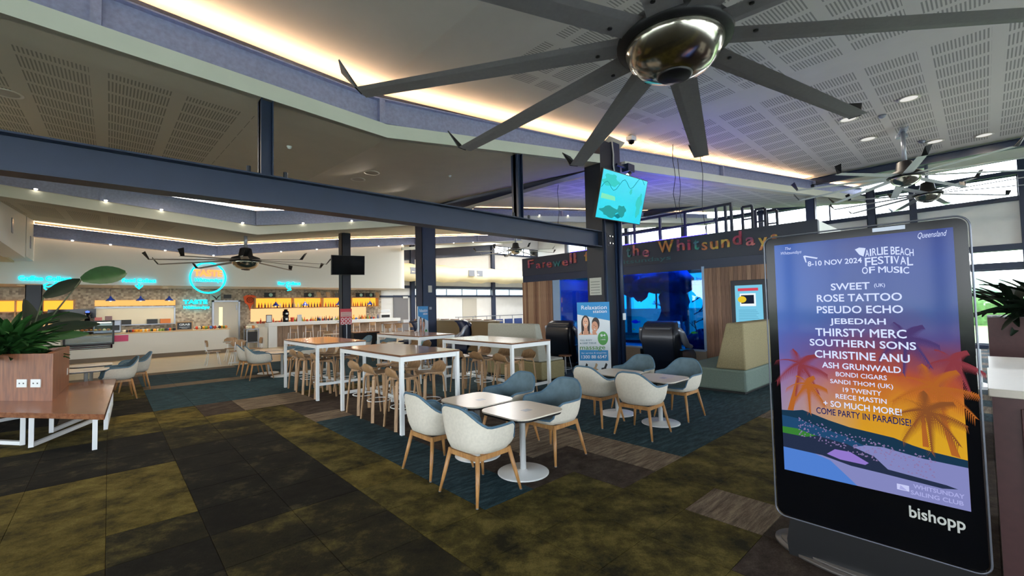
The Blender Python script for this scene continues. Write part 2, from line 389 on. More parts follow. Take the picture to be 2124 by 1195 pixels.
mb=MB(); p=at(F1,9.45); q=at(B2,9.45)+Vector((0,.3,.33)); p2=at(F1R,10.2); q2=at(B2,10.2)+Vector((0,.3,.33)); mb.add([p+Vector((0,.9,.05)),p2+Vector((0,.9,.05)),q2,q],[(0,1,2,3)]); mb.add([(9.45,6.4,6.1),(10.2,6.4,6.1),p2+Vector((0,.9,.05)),p+Vector((0,.9,.05))],[(0,1,2,3)])
struct('ceiling_3',mb,ceil_m,'narrow ceiling strip above the dark diagonal beam','ceiling')
bay('ceiling_4',F2,B3,[-14,-6,-2,1.5,3.3,8.4,11.9,17.4,21.4],[ceil_m,ceilp],'far soffit between the second and third grey roof beams',band=(-2,1.6))
mb=MB(); 
for a,b in zip([-14,3.3,12,21.4],[3.3,12,21.4]): 
    p,q=at(B3,a),at(B3,b); mb.add([p+Vector((0,.3,.14)),q+Vector((0,.3,.14)),Vector((b,25.1,q.z-.2)),Vector((a,25.1,p.z-.2))],[(0,1,2,3)])
struct('ceiling_5',mb,ceil_m,'ceiling strip along the far wall','ceiling')
# roof deck closing everything above
mb=MB(); mb.box(-14.2,21.8,-8.2,25.4,7.6,7.8); mb.box(21.8,26.6,17.8,25.4,7.6,7.8); struct('roof_deck',mb,galv,'metal roof deck above the ceilings','roof')
# fascias (white edge boards) and galvanised roof beams with stiffeners and LED strips
def board(name,R,h,th,mt,label,cat,back=None):
    mb=MB(); n=Vector((0,th,0))
    for a,b in zip(R,R[1:]):
        u=Vector((0,0,h)); mb.add([a,b,b+u,a+u,a+n,b+n,b+u+n,a+u+n],[(0,1,2,3),(7,6,5,4),(3,2,6,7),(1,0,4,5),(0,3,7,4),(1,5,6,2)])
    return struct(name,mb,mt,label,cat)
board('trim_1',F1,.22,.12,fascia_m,'long white fascia board along the near soffit edge','fascia')
board('trim_2',F1R,.22,.12,fascia_m,'white fascia board right of the hanging television','fascia')
board('trim_3',F2,.26,.12,fascia_m,'white fascia board along the middle soffit','fascia')
board('trim_4',F3,.16,.12,fascia_m,'thin white fascia board in front of the far wall','fascia')
def ibeam(name,R,h,label,sp=2.2,led=True,mt=galv,off=0):
    mb=MB()
    for a,b in zip(R,R[1:]):
        for (z0,z1,d) in ((-.02,0,.2),(-h,-h+.02,.2)):
            mb.add([a+Vector((0,0,z0)),b+Vector((0,0,z0)),b+Vector((0,0,z1)),a+Vector((0,0,z1)),a+Vector((0,d,z0)),b+Vector((0,d,z0)),b+Vector((0,d,z1)),a+Vector((0,d,z1))],[(0,1,2,3),(7,6,5,4),(3,2,6,7),(1,0,4,5),(0,3,7,4),(1,5,6,2)])
        w0=Vector((0,.09,0)); w1=Vector((0,.11,0)); u=Vector((0,0,-h))
        mb.add([a+w0+u,b+w0+u,b+w0,a+w0,a+w1+u,b+w1+u,b+w1,a+w1],[(0,1,2,3),(7,6,5,4)])
    o=struct(name,mb,mt,label,'beam')
    x=R[0].x+.5
    st=MB().box(-.05,.05,.005,.09,-h+.02,-.02).mesh('stiffener',mt)
    xs=[]
    for a,b in zip(R,R[1:]):
        L=(b-a).length; n=max(1,int(L/3.4)); xs+=[a.lerp(b,(k+ (0 if k else .02))/n) for k in range(n)]
    for p in xs: link('stiffener',st,o,p)
    if led:
        mb=MB()
        for a,b in zip(R,R[1:]):
            c=Vector((0,.16,.03)); d=Vector((0,.28,.0)); mb.add([a+c,b+c,b+d+Vector((0,0,.03)),a+d+Vector((0,0,.03))],[(0,1,2,3)])
        l=obj('cove_light',mb,cove); tag(l,label.replace('grey galvanised roof beam','warm LED cove strip lying on the grey roof beam'),'light')
    return o
ibeam('steel_roof_beam',B1,.44,'grey galvanised roof beam nearest the viewer')
ibeam('steel_roof_beam',B2,.46,'grey galvanised roof beam in the middle of the hall')
ibeam('steel_roof_beam',B3,.42,'grey galvanised roof beam above the cafe bulkhead')
# shelves closing between fascia top and beam foot
for R,S_,h,hh,nm in ((F1,B1,.22,.44,'trim_5'),(F1R,B1,.22,.44,'trim_6'),(F2,B2,.26,.46,'trim_7')):
    mb=MB(); xs=[p.x for p in R]
    for a,b in zip(xs,xs[1:]): 
        pa,pb=at(R,a)+Vector((0,.12,h)),at(R,b)+Vector((0,.12,h)); qa,qb=at(S_,a)+Vector((0,.1,-hh+.02)),at(S_,b)+Vector((0,.1,-hh+.02)); mb.add([pa,pb,qb,qa],[(0,1,2,3)])
    struct(nm,mb,fascia_m,'white ledge between fascia board and roof beam','trim')
# little marker lights along fascias 2 and 3
dot=emis('pin_light','#fff3dd',9); dm=MB().lathe([(.0,-.03),(.03,-.025),(.035,0),(.0,.01)],seg=8).mesh('pin_light',dot,True)
for R,xs,dz,g in ((F2,[-1.3,-.1,1.0,2.9,4.6,6.2,7.7,12.2,13.2,14.1,15.2],.29,'pin lights along the middle fascia'),(B3,[-1,0,1.6,3.2,4.2,5.8,7.4,9,10.6,12.0,14,15.5,17],-.43,'pin lights along the far roof beam')):
    for k,x in enumerate(xs):
        p=at(R,x); tag(link('pin_light',dm,None,p+Vector((0,-.05,dz))),('tiny round lamp along the middle roof edge' if R is F2 else 'tiny round lamp under the far roof beam')+', %s from the left'%nth(k),'light',g)
# diagonal navy beams under the folds
def rolled(name,a,b,h,w,mt,label,flange=.02,cat='beam'):
    a=Vector(a); b=Vector(b); d=(b-a).normalized(); s=d.cross(Vector((0,0,1))).normalized(); mb=MB()
    def slab(z0,z1,w_):
        vs=[p+s*k*w_/2+Vector((0,0,z)) for p in (a,b) for z in (z0,z1) for k in (-1,1)]
        mb.add(vs,[(0,2,3,1),(4,5,7,6),(0,1,5,4),(2,6,7,3),(0,4,6,2),(1,3,7,5)])
    slab(0,flange,w); slab(h-flange,h,w); slab(flange,h-flange,.03)
    return struct(name,mb,mt,label,cat)
rolled('steel_rafter',(9.67,6.9,5.38),(9.67,15.0,5.42),.46,.3,navy,'dark navy rafter running diagonally away above the main beam')
rolled('steel_rafter',(18.6,-8,5.86),(18.6,11,5.86),.24,.2,navy,'long blue rafter under the upper ceiling near the window wall')
# main navy beam with hangers and bolts
mb0=rolled('steel_beam',(-14,6.6,3.19),(9.62,6.6,3.19),.40,.28,navy,'big navy steel beam crossing the hall on columns')
for x in (1.55,6.32):
    q=MB(); z1=4.72 if x<3 else 4.97; q.box(x-.075,x+.075,6.56,6.64,3.59,z1); q.box(x-.075,x-.06,6.5,6.7,3.59,z1); q.box(x+.06,x+.075,6.5,6.7,3.59,z1); obj('hanger_post',q,navy,mb0)
    for dx in (-.28,.28):
        q=MB(); q.lathe([(.028,-.05),(.028,.05)],(x+dx*.8,6.5,3.62),8); obj('bolt',q,navyd,mb0)
q=MB(); q.box(9.28,9.62,6.44,6.47,3.22,3.56); obj('end_plate',q,navyd,mb0)
for (bx,bz) in ((9.38,3.3),(9.38,3.48),(9.5,3.3),(9.5,3.48)):
    q=MB(); q.lathe([(.022,0),(.022,.03)],seg=8,M=Matrix.Translation((bx,6.44,bz))@Matrix.Rotation(PI/2,4,'X')); obj('bolt',q,chrome,mb0)
# columns
def column(name,x,y,z1,w,d,mt,label,foot=True):
    mb=MB(); mb.box(x-w/2,x+w/2,y-d/2,y-d/2+.02,0,z1); mb.box(x-w/2,x+w/2,y+d/2-.02,y+d/2,0,z1); mb.box(x-.02,x+.02,y-d/2+.02,y+d/2-.02,0,z1)
    mb.box(x-w/2,x-w/2+.02,y-d/2,y+d/2,0,z1); mb.box(x+w/2-.02,x+w/2,y-d/2,y+d/2,0,z1)
    if foot: mb.box(x-w/2-.06,x+w/2+.06,y-d/2-.06,y+d/2+.06,0,.02)
    return struct(name,mb,mt,label,'column')
c2=column('steel_column',9.22,15.0,5.42,.62,.5,navy,'broad navy steel column behind the farthest high table')
q=MB(); q.box(9.16,9.32,14.725,14.748,2.35,2.62); obj('notice',q,mat('paper_grey','#a8a9a4',.6),c2); q=MB(); q.box(9.2,9.3,14.73,14.748,1.68,1.78); obj('switch_plate',q,silver,c2)
c3=column('steel_column',6.78,17,4.75,.34,.34,navyd,'dark steel column in front of the bar with a blank television')
c4=column('steel_column',-1.72,20,2.72,.36,.3,navyd,'black steel column behind the bushy planter')
cw=column('steel_column',18.6,4.1,5.86,.28,.28,navy,'navy steel column behind the end of the aquarium box')
column('steel_column',21.2,2.75,5.9,.26,.26,navy,'navy steel column at the window wall')
# clad column under the television
mb=MB(); mb.box(9.10,9.62,6.45,6.95,0,5.95); 
c5=struct('clad_column',mb,clad,'wide dark clad column carrying the hanging television','column')
q=MB(); q.box(9.62,9.95,6.42,6.44,0,6.0); q.box(9.62,9.95,6.72,6.74,0,6.0); q.box(9.62,9.95,6.44,6.72,0,6.0); obj('steel_post',q,navy,c5)
q=MB(); q.tube([(9.74,6.36,0),(9.74,6.36,5.2)],.06,10); obj('downpipe',q,navy,c5,True)
q=MB(); q.box(9.16,9.2,6.40,6.45,0,4.0); obj('cladding_edge',q,navy,c5)
q=MB(); q.box(9.085,9.1,6.52,6.88,1.98,2.42); obj('notice',q,mat('paper_white','#b9bcb4',.6),c5)
q=MB(); 
for k in range(5): q.box(9.08,9.085,6.56,6.84,2.03+k*.07,2.045+k*.07)
obj('notice_print',q,mat('print_grey','#6c706c',.6),c5)
q=MB(); q.box(9.66,9.78,6.28,6.30,1.33,1.5); obj('switch_plate',q,whm,c5)
q=MB(); q.tube([(9.5,6.35,6.0),(9.52,6.33,5.6),(9.46,6.3,5.3),(9.55,6.3,5.0),(9.6,6.25,4.8)],.02,6); obj('cable',q,whm2,c5,True)
q=MB(); q.tube([(9.6,6.3,5.35),(10.15,6.3,5.35)],.035,8); q.box(10.0,10.3,6.2,6.4,5.25,5.45); obj('conduit_bracket',q,navy,c5)
# walls --------------------------------------------------------
# far wall y=25
mb=MB(); mb.box(-14,12.2,25,25.2,0,6.8); struct('wall_far_cafe',mb,tile_m,'beige patterned tile wall behind the cafe','wall').name='wall_far'
mb=MB(); mb.box(12.2,14.2,25,25.2,0,7.2); mb.box(14.2,26.4,25,25.2,0,2.52); mb.box(14.2,26.4,25,25.2,3.05,5.75); mb.box(14.2,21.2,25,25.2,5.75,7.4); mb.box(21.2,26.4,25,25.2,6.35,7.6)
struct('wall_far_1',mb,white,'white wall beyond the dining tables','wall')
mb=MB(); mb.box(12.1,26.2,24.92,25.0,2.45,2.56); mb.box(12.8,26.2,24.92,25.0,3.03,3.2); mb.box(21.2,26.2,24.92,25,5.65,5.78); 
for x in (14.3,21.1): mb.box(x-.14,x+.14,24.8,25.0,0,6.3)
mb.add([(13.2,24.9,4.75),(21.2,24.9,5.65),(21.2,24.9,6.38),(13.2,24.9,5.4),(13.2,25,4.75),(21.2,25,5.65),(21.2,25,6.38),(13.2,25,5.4)],[(0,1,2,3),(7,6,5,4),(1,0,4,5),(3,2,6,7)])
struct('trim_8',mb,navy,'navy steel rails and posts on the far white wall','trim')
def window(n,x0,x1,y0,y1,z0,z1,div,axis='Y',label='',fw=.04,mt=navy):
    """glazed opening: frame + mullions + pane ; plane y const (axis Y) or x const (axis X)"""
    r=thing('window_%d'%n,label,'window',(x0,y0,z0),0,None,'structure'); q=MB()
    L=(x1-x0) if axis=='Y' else (y1-y0)
    for k in range(div+1):
        t=k/div*L
        if axis=='Y': q.box(x0+t-fw/2,x0+t+fw/2,y0-.04,y0+.04,z0,z1)
        else: q.box(x0-.04,x0+.04,y0+t-fw/2,y0+t+fw/2,z0,z1)
    if axis=='Y': q.box(x0,x1,y0-.04,y0+.04,z0,z0+fw); q.box(x0,x1,y0-.04,y0+.04,z1-fw,z1)
    else: q.box(x0-.04,x0+.04,y0,y1,z0,z0+fw); q.box(x0-.04,x0+.04,y0,y1,z1-fw,z1)
    obj('window_frame',q,mt,r,wp=True)
    for k in range(div):
        a,b=k/div*L,(k+1)/div*L; q=MB()
        if axis=='Y': q.box(x0+a,x0+b,y0-.004,y0+.004,z0,z1)
        else: q.box(x0-.004,x0+.004,y0+a,y0+b,z0,z1)
        obj('pane',q,glassw,r,wp=True)
    return r
window(1,14.4,21.0,25.1,25.1,2.56,3.03,5,label='strip of small panes high in the far white wall')
window(2,21.25,26.2,25.1,25.1,5.75,6.35,3,label='clerestory strip in the far wall beside the tiny fan')
window(3,21.25,26.2,25.1,25.1,2.56,3.03,3,label='short strip of small panes at the right end of the far wall')
# grey doors in the far wall
d=thing('door_1','tall grey door with a white closer right of the bar','door',(13.5,24.96,0),0,None,'structure')
q=MB(); q.box(13.0,14.0,24.93,25.0,0,2.58); obj('door_leaf',q,greyd,d,wp=True)
q=MB(); q.box(13.6,13.95,24.86,24.93,2.38,2.5); obj('door_closer',q,whm,d,wp=True); q=MB(); q.box(13.05,13.1,24.87,24.93,1.0,1.2); obj('door_handle',q,chrome,d,wp=True)
d=thing('door_2','pale grey flush door in the far white wall','door',(19,24.96,0),0,None,'structure')
q=MB(); q.box(18.3,19.55,24.95,25.0,0,2.35); obj('door_leaf',q,greyl,d,wp=True); q=MB(); q.box(19.35,19.42,24.9,24.95,1.0,1.1); obj('door_handle',q,chrome,d,wp=True)
# right window wall x=21.5
mb=MB(); mb.box(21.4,21.6,-8,18,3.28,4.86); mb.box(21.4,21.6,-8,18,6.35,7.6); mb.box(21.4,26.2,18,18.15,0,7.6); mb.box(26.2,26.4,18,25.2,0,7.6)
struct('wall_right',mb,white,'white band wall between upper and lower windows on the right','wall')
mb=MB(); mb.box(21.3,21.42,-8,18,4.78,4.92); mb.box(21.3,21.42,-8,18,5.62,5.76); mb.box(21.3,21.42,-8,18,2.6,2.78); mb.box(21.3,21.42,-8,18,3.2,3.4); mb.box(21.3,21.42,-8,18,0,.12)
for y in (-6,-3.4,-1.0,1.6,6.6,10.2,13.5,17.9): mb.box(21.28,21.45,y-.1,y+.1,0,6.3)
struct('trim_9',mb,navy,'navy transoms and posts of the right window wall','trim')
mb=MB(); mb.box(21.42,21.55,7.0,18,.1,1.45); struct('wall_right_1',mb,white,'low white wall under the windows beyond the aquarium','wall')
ys=[-8,-3.4,1.6,6.6,11.6,15,18]
for k,(a,b) in enumerate(zip(ys,ys[1:])):
    window(10+k,21.5,21.5,a,b,4.9,5.64,2,'X','clerestory window bay %s on the right wall'%['behind the viewer','far right','behind the kiosk','above the aquarium end','above the aquarium middle','at the far end'][k],.05)
    window(20+k,21.5,21.5,a,b,5.74,6.35,1,'X','narrow top light bay %s on the right wall'%['behind the viewer','far right','behind the kiosk','above the aquarium end','above the aquarium middle','at the far end'][k],.04)
ys=[-8,-5.7,-3.4,-1.0,1.6,4.1,6.6,8.4,10.2,11.9,13.5,15.7,17.9]
for k,(a,b) in enumerate(zip(ys,ys[1:])):
    window(70+k,21.5,21.5,a,b,.1,2.62,1,'X','tall lower window pane number %d of the right wall counted from the viewer side'%(k+1),.06)
    window(90+k,21.5,21.5,a,b,2.76,3.25,1,'X','shallow upper pane number %d of the right wall counted from the viewer side'%(k+1),.06)
# walls behind and left of the viewer, glazed as the kiosk glass reflects
mb=MB(); mb.box(-14.1,-14,-8,25,0,.4); mb.box(-14.1,-14,-8,25,4.2,7.6); mb.box(-14.1,-14,19,25,.4,4.2)
for y in (-8,-3.5,1,5.5,10,14.5,19): mb.box(-14.12,-13.98,y-.15,y+.15,.4,4.2)
struct('wall_left',mb,white,'glazed left wall far outside the picture','wall')
mb=MB(); mb.box(-14,21.5,-8.1,-8,0,.3); mb.box(-14,21.5,-8.1,-8,4.2,7.6)
for x in range(-14,22,5): mb.box(x-.12,x+.12,-8.15,-7.95,.3,4.2)
struct('wall_back',mb,white,'glazed wall behind the viewer','wall')
for k in range(6): y=-8+4.5*k; window(50+k,-14.05,-14.05,y,y+4.5,.4,4.2,3,'X','left wall window bay, number %d from the rear corner'%(k+1))
for k in range(7): x=-14+5*k; window(60+k,x,x+5,-8.05,-8.05,.3,4.2,3,'Y','rear window bay, number %d from the left corner'%(k+1))
# outside -------------------------------------------------------
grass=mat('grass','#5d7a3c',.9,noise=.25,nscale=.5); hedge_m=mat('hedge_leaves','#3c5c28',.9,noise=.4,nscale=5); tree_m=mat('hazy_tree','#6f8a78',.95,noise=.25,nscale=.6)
mb=MB(); mb.box(-90,260,-160,200,-.6,-.3); struct('ground',mb,grass,'green lawn outside the windows','lawn')
mb=MB(); mb.box(22,27,-30,40,-.3,-.27); mb.box(-34,27,-34,-8.6,-.3,-.27); mb.box(-34,-14.6,-34,30,-.3,-.26); struct('ground_1',mb,mat('paving','#b9b8ae',.8),'pale paving outside the windows','paving')
for k in range(5):
    y=-42+k*11; q=MB(); rows=[]
    for i in range(14):
        yy=y+i*11/13; h=1.55+.15*random.random(); rows.append([Vector((44+.3*random.random(),yy,-.3)),Vector((43.9+.3*random.random(),yy,h*.7)),Vector((44.4,yy,h+.1*random.random())),Vector((45.6,yy,h)),Vector((46,yy,-.3))])
    q.grid(rows); tag(obj('hedge',q,hedge_m,smooth=True),'clipped green hedge section beyond the lawn seen through the right windows','hedge','hedge sections beyond the lawn')
def blob(q,c,r,n=8,m_=6,seed=0):
    rnd=random.Random(seed); rows=[]
    for i in range(m_+1):
        ph=PI*i/m_; row=[]
        for k in range(n):
            a=2*PI*k/n; rr=1+.22*(rnd.random()-.5); row.append(Vector((c[0]+r[0]*rr*math.sin(ph)*math.cos(a),c[1]+r[1]*rr*math.sin(ph)*math.sin(a),c[2]+r[2]*rr*math.cos(ph))))
        rows.append(row)
    q.grid(rows,True)
for k in range(12):
    y=-75+k*8+random.random()*3; x=110+random.random()*20; h=5+random.random()*2.5
    t=thing('tree','hazy green tree in the distant tree line beyond the hedge','tree',(x,y,-.3),0,'trees in the distant tree line')
    q=MB(); q.tube([(0,0,0),(0,0,h*.6)],.3,6); obj('trunk',q,soil,t)
    q=MB(); blob(q,(0,0,h*.6),(4,3.6,h*.5),10,7,k); blob(q,(2,1.2,h*.7),(2.6,2.4,h*.35),9,6,k+50); obj('crown',q,tree_m,t,True)
t=thing('pale_backdrop_wing','long pale building wing added outside to brighten the aquarium view','building',(42,40,-.3)); q=MB(); q.box(-4,6,-26,45,0,6); obj('wall',q,mat('pale_render','#c9d2d8',.7),t); q=MB(); q.box(-5,7,-27,46,6,6.3); obj('roof',q,silver,t)  # building added as a pale, bright backdrop seen through the tank
for k in range(9): q=MB(); q.box(-4.05,-4,-24+k*7.5,-19+k*7.5,1.0,4.6); obj('window',q,mat('outer_glass_%d'%k,'#9fb4c4',.2),t)
# cafe bulkhead ---------------------------------------------------
mb=MB(); xs=[-14,3.3,8.4,12.0]; 
for a,b in zip(xs,xs[1:]):
    za=at(B3,a).z-.42; zb=at(B3,b).z-.42
    mb.add([(a,22.3,2.87),(b,22.3,2.87),(b,22.3,zb),(a,22.3,za)],[(0,1,2,3)])
zt=at(B3,12.0).z-.3; pr_=[(12.0+.5*math.sin(t*PI/16),22.8-.5*math.cos(t*PI/16)) for t in range(9)]
mb.grid([[Vector((x,y,2.87)) for x,y in pr_+[(12.5,25)]],[Vector((x,y,zt+.3)) for x,y in pr_+[(12.5,25)]]])
mb.add([(-14,22.3,2.87),(12.0,22.3,2.87),(12.5,22.8,2.87),(12.5,25,2.87),(-14,25,2.87)],[(4,3,2,1,0)])
struct('bulkhead',mb,bulk_m,'long white bulkhead above the cafe counters carrying neon signs','bulkhead')
mb=MB(); mb.box(-2.4,-1.95,9.5,20.2,3.58,5.5); mb.box(-2.4,-1.95,20.4,22.3,3.66,5.2)
b=struct('wall_left_bulkhead',mb,bulk_m,'white bulkhead box with vents at the left edge','bulkhead'); b.name='bulkhead_1'
for y in (17.6,21.3):
    q=MB(); q.box(-1.95,-1.93,y-.1,y+.1,4.0,4.4); obj('vent',q,silver,b)
mb=MB(); mb.box(-14,-2.4,9.5,22.3,3.6,3.7); struct('ceiling_6',mb,mat('warm_ceiling','#c9b48c',.8),'low warm ceiling at the far left','ceiling')
# downlights
dl_t=mat('downlight_trim','#cfc9ba',.5); dl_e=emis('downlight_glow','#fff0d8',3.0); dl_s=emis('downlight_soft','#f2f0ea',.75); dl_off=mat('downlight_lens','#a9a294',.5)
def downlight(x,y,z,label,group=None,on=True,r=.13,lens=None):
    t=thing('downlight',label,'light',(x,y,z),0,group)
    q=MB(); q.lathe([(r*.78,-.002),(r,-.004),(r,.0),(r*.8,.02)],seg=20); 
    q.f.pop(); q.f.pop(); q.mi.pop(); q.mi.pop(); obj('trim_ring',q,dl_t,t,True)
    q=MB(); q.lathe([(r*.79,.006),(r*.79,.016)],seg=20); obj('lens',q,lens or (dl_e if on else dl_off),t)
    return t
def zs1(x,y): # bay 1 soffit height
    p=at(F1,x); q=at(B2,x); return lerp(p.z,q.z+.14,max(0,(y-p.y-.55)/(q.y+.3-p.y-.55)))
for x,y,l in ((4.25,9.1,'round recessed downlight in the low soffit, right one of the pair'),(4.3,9.95,'round recessed downlight in the low soffit, left one of the pair'),(-1.1,9.2,'round recessed downlight in the low soffit at the left edge')):
    downlight(x,y,zs1(x,y)-.02,l,on=False,r=.17)
for x,y,ww in ((13.2,.95,'largest looking one, right of the long fan blade'),(13.5,2.1,'at the tip of the right fan blade'),(17.2,.75,'just right of the distant fan rod'),(17.6,-.2,'near the right edge before the blue rafter'),(15.5,2.0,'left of the distant fan rod'),(11.8,-1.6,'outside the right edge of the picture')):
    downlight(x,y,zc0(x)-.02,'round recessed downlight in the upper ceiling, '+ww,'downlights in the upper ceiling',r=.2,lens=dl_s)
for k,(x,y) in enumerate(((-2.3,23.0),(-1.2,23.0),(.17,23.0),(.2,23.9),(1.7,23),(1.75,23.9),(3.0,23.2),(3.2,24),(7.4,23.2),(9.8,23.2))):
    downlight(x,y,2.855,'small bright downlight under the cafe bulkhead, %s from the left'%nth(k),'downlights under the cafe bulkhead',r=.12)
    
# =====================================================================
# FURNITURE
# =====================================================================
def tub_shell():
    outer=[];inner=[]; N=40
    def rim(th):
        c,s=math.cos(th),math.sin(th); sp=lambda v,e: math.copysign(abs(v)**e,v)
        x=-.285*sp(c,.72); y=.325*sp(s,.68); a=abs(th)
        if a<2.3:
            t=min(1,max(0,(a-.12)/1.12)); t=t*t*(3-2*t); z=lerp(.85,.665,t); x-=.045*(1-t)
            if a>2.0: z-=(a-2.0)*.15
        else: t=min(1,(a-2.3)/.3); t=t*t*(3-2*t); z=lerp(.62,.47,t)
        if a>1.7: x=min(x,.30)
        return Vector((x,y,z))
    ths=[-PI+2*PI*k/N for k in range(N)]; R=[rim(t) for t in ths]
    prof=[(1,0),(.97,.25),(.93,.5),(.87,.74),(.78,.92),(.60,.99),(.3,1.0),(.0,1.0)]
    for k,d in prof: outer.append([Vector((p.x*k+.01*(1-k),p.y*k,lerp(p.z,.405,d))) for p in R])
    prof2=[(.955,-.004),(.92,.3),(.86,.62),(.78,.85),(.64,.95),(.35,.97),(0,.97)]
    for k,d in prof2: inner.append([Vector((p.x*k,p.y*k,lerp(p.z,.455,d))) for p in R])
    return outer,inner,R
_o,_i,_R=tub_shell()
def make_tub():
    t=thing('tub_armchair','','chair')
    obj('shell',MB().grid(_o,True),shellm,t,True)
    obj('upholstery',MB().grid(_i,True),tealf,t,True)
    obj('piping',MB().tube([p*1 for p in [Vector((q.x*.98,q.y*.98,q.z+.002)) for q in _R]],.013,6,closed=True),tealr,t,True)
    q=MB(); q.box(-.21,.21,-.215,-.19,.365,.41); q.box(-.21,.21,.19,.215,.365,.41); q.box(-.215,-.19,-.19,.19,.365,.41); q.box(.19,.215,-.19,.19,.365,.41); obj('seat_frame',q,oakl,t)
    for sx in (-1,1):
        for sy in (-1,1):
            q=MB(); q.tube([(sx*.195,sy*.195,.41),(sx*.235,sy*.235,.2),(sx*.275,sy*.27,0.006)],[.021,.019,.012],8); l=obj('leg',q,oakl,t,True)
            q=MB(); q.lathe([(.012,0),(.012,.006)],(sx*.275,sy*.27,0),8); obj('foot_pad',q,silver,l)
    return t
tub0=make_tub()
used=[False]
def place(proto,key,loc,rz,label,group=None,D={}):
    if key not in D:
        D[key]=1; proto.location=loc; proto.rotation_euler=(0,0,rz); proto['label']=label
        if group: proto['group']=group
        return proto
    return dup(proto,loc,rz,label,group)
TG='grey and teal tub armchairs around the low cafe tables'
for x,y,rz,l in (
 (2.62,3.34,.05,'grey tub armchair with teal inside in the foreground, nearest the viewer, back turned'),
 (2.66,4.13,.02,'grey tub armchair with teal inside, left one of the foreground pair'),
 (3.83,3.50,PI+.03,'tub armchair facing the viewer at the nearest low table, white side showing on its right'),
 (3.83,4.26,PI+.0,'tub armchair facing the viewer at the second foreground table, its white leg side hidden'),
 (5.30,3.20,.06,'grey tub armchair, back turned, at the low table in front of the mustard booth'),
 (5.37,3.98,.0,'grey tub armchair, back turned, half behind its neighbour near the massage banner'),
 (6.47,3.26,PI,'teal inside tub armchair facing the viewer next to the mustard booth seat'),
 (6.50,4.06,PI,'teal inside tub armchair facing the viewer in front of the black massage chair'),
 (2.88,13.85,0,'tub armchair, farther one of the pair left of the distant low tables'),
 (2.90,12.95,0,'tub armchair, nearer one of the pair left of the distant low tables'),
 (4.05,13.95,PI,'tub armchair seen under the left high table, farther one facing left'),
 (4.05,13.05,PI,'tub armchair seen under the left high table, nearer one facing left'),
 (.14,12.25,PI+.1,'tub armchair just behind the wooden bench end, side turned'),
 (.42,13.45,PI+.1,'tub armchair second behind the wooden bench, beside the cafe walkway'),
 (-.98,12.9,0,'tub armchair peeping out from behind the wooden planter, upper left one'),
 (6.95,13.9,PI+.2,'navy looking tub armchair between the high tables in the distance, right one'),
 (6.2,14.2,PI+.1,'navy looking tub armchair between the high tables in the distance, left one')):
    place(tub0,'tub',(x,y,0),rz,l,TG)
# low tables
def sq_top(a,rc,n=6,e=2):
    pts=[]
    for cx_,cy_,s in ((a-rc,a-rc,0),(-a+rc,a-rc,1),(-a+rc,-a+rc,2),(a-rc,-a+rc,3)):
        for k in range(n+1):
            t=(s+k/n)*PI/2; pts.append((cx_+rc*math.cos(t),cy_+rc*math.sin(t)))
    # bow the sides out a little
    out=[]
    for x,y in pts: out.append((x*(1+.05*(1-(y/a)**2)),y*(1+.05*(1-(x/a)**2))))
    return out
def make_low():
    t=thing('low_table','','table'); P=sq_top(.335,.13)
    q=MB(); q.poly([(x,y,.64) for x,y in P],.014); obj('tabletop',q,laminate,t)
    q=MB(); q.poly([(x*.97,y*.97,.618) for x,y in P],.022); obj('underside',q,black,t)
    q=MB(); q.box(-.04,.06,-.1,-.02,.6542,.6548); obj('number_plate',q,silver,t)
    q=MB(); q.lathe([(.032,.03),(.032,.617),(.12,.618)],seg=16); q.lathe([(.0,.0),(.27,.0),(.27,.008),(.26,.014),(.05,.02),(.034,.04)],seg=36); obj('pedestal',q,whm2,t,True)
    return t
low0=make_low()
for x,y,l in ((3.22,3.37,'low cream table on a round white base, nearest of the foreground pair'),(3.22,4.14,'low cream table behind the nearest one in the foreground pair'),
 (5.93,3.28,'low cream table with round white base near the mustard booth'),(5.98,4.05,'low cream table with cyan light on its base, behind the one near the booth'),
 (3.33,13.86,'low cream table left of the high tables, farther one'),(3.44,12.93,'low cream table left of the high tables, nearer one'),
 (-.33,12.35,'low oak look table behind the wooden bench, nearer one'),(-.28,13.5,'low oak look table behind the wooden bench, farther one'),
 (6.6,12.9,'low table with a dark edge between the high tables in the distance')):
    place(low0,'low',(x,y,0),0,l,'low cafe tables')
# high tables
def make_high(L,Wd=1.0):
    t=thing('high_table','','table'); a=Wd/2; b=L/2
    q=MB(); q.box(-a,a,-b,b,1.085,1.1); obj('tabletop',q,tabw,t,bevel=.004)
    q=MB(); q.box(-a-.002,a+.002,-b-.002,b+.002,1.074,1.085); obj('edge_band',q,mat('table_edge','#5b3a2a',.5) if 'table_edge' not in MATS else MATS['table_edge'],t)
    q=MB(); 
    for s in (-1,1): q.box(s*(a-.03)-.02,s*(a-.03)+.02,-b+.05,b-.05,1.005,1.074); q.box(-a+.05,a-.05,s*(b-.03)-.02,s*(b-.03)+.02,1.005,1.074)
    obj('apron',q,whm,t)
    for sx in (-1,1):
        for sy in (-1,1):
            q=MB(); q.box(sx*(a-.03)-.027,sx*(a-.03)+.027,sy*(b-.03)-.027,sy*(b-.03)+.027,0,1.074); obj('leg',q,whm,t,bevel=.003)
    for sy in (-1,1): q=MB(); q.box(-a+.05,a-.05,sy*(b-.03)-.015,sy*(b-.03)+.015,.28,.33); obj('stretcher',q,whm,t)
    q=MB(); q.box(-.02,.02,-b+.04,b-.04,.28,.33); obj('footrail',q,whm,t)
    return t
H0=make_high(2.16); 
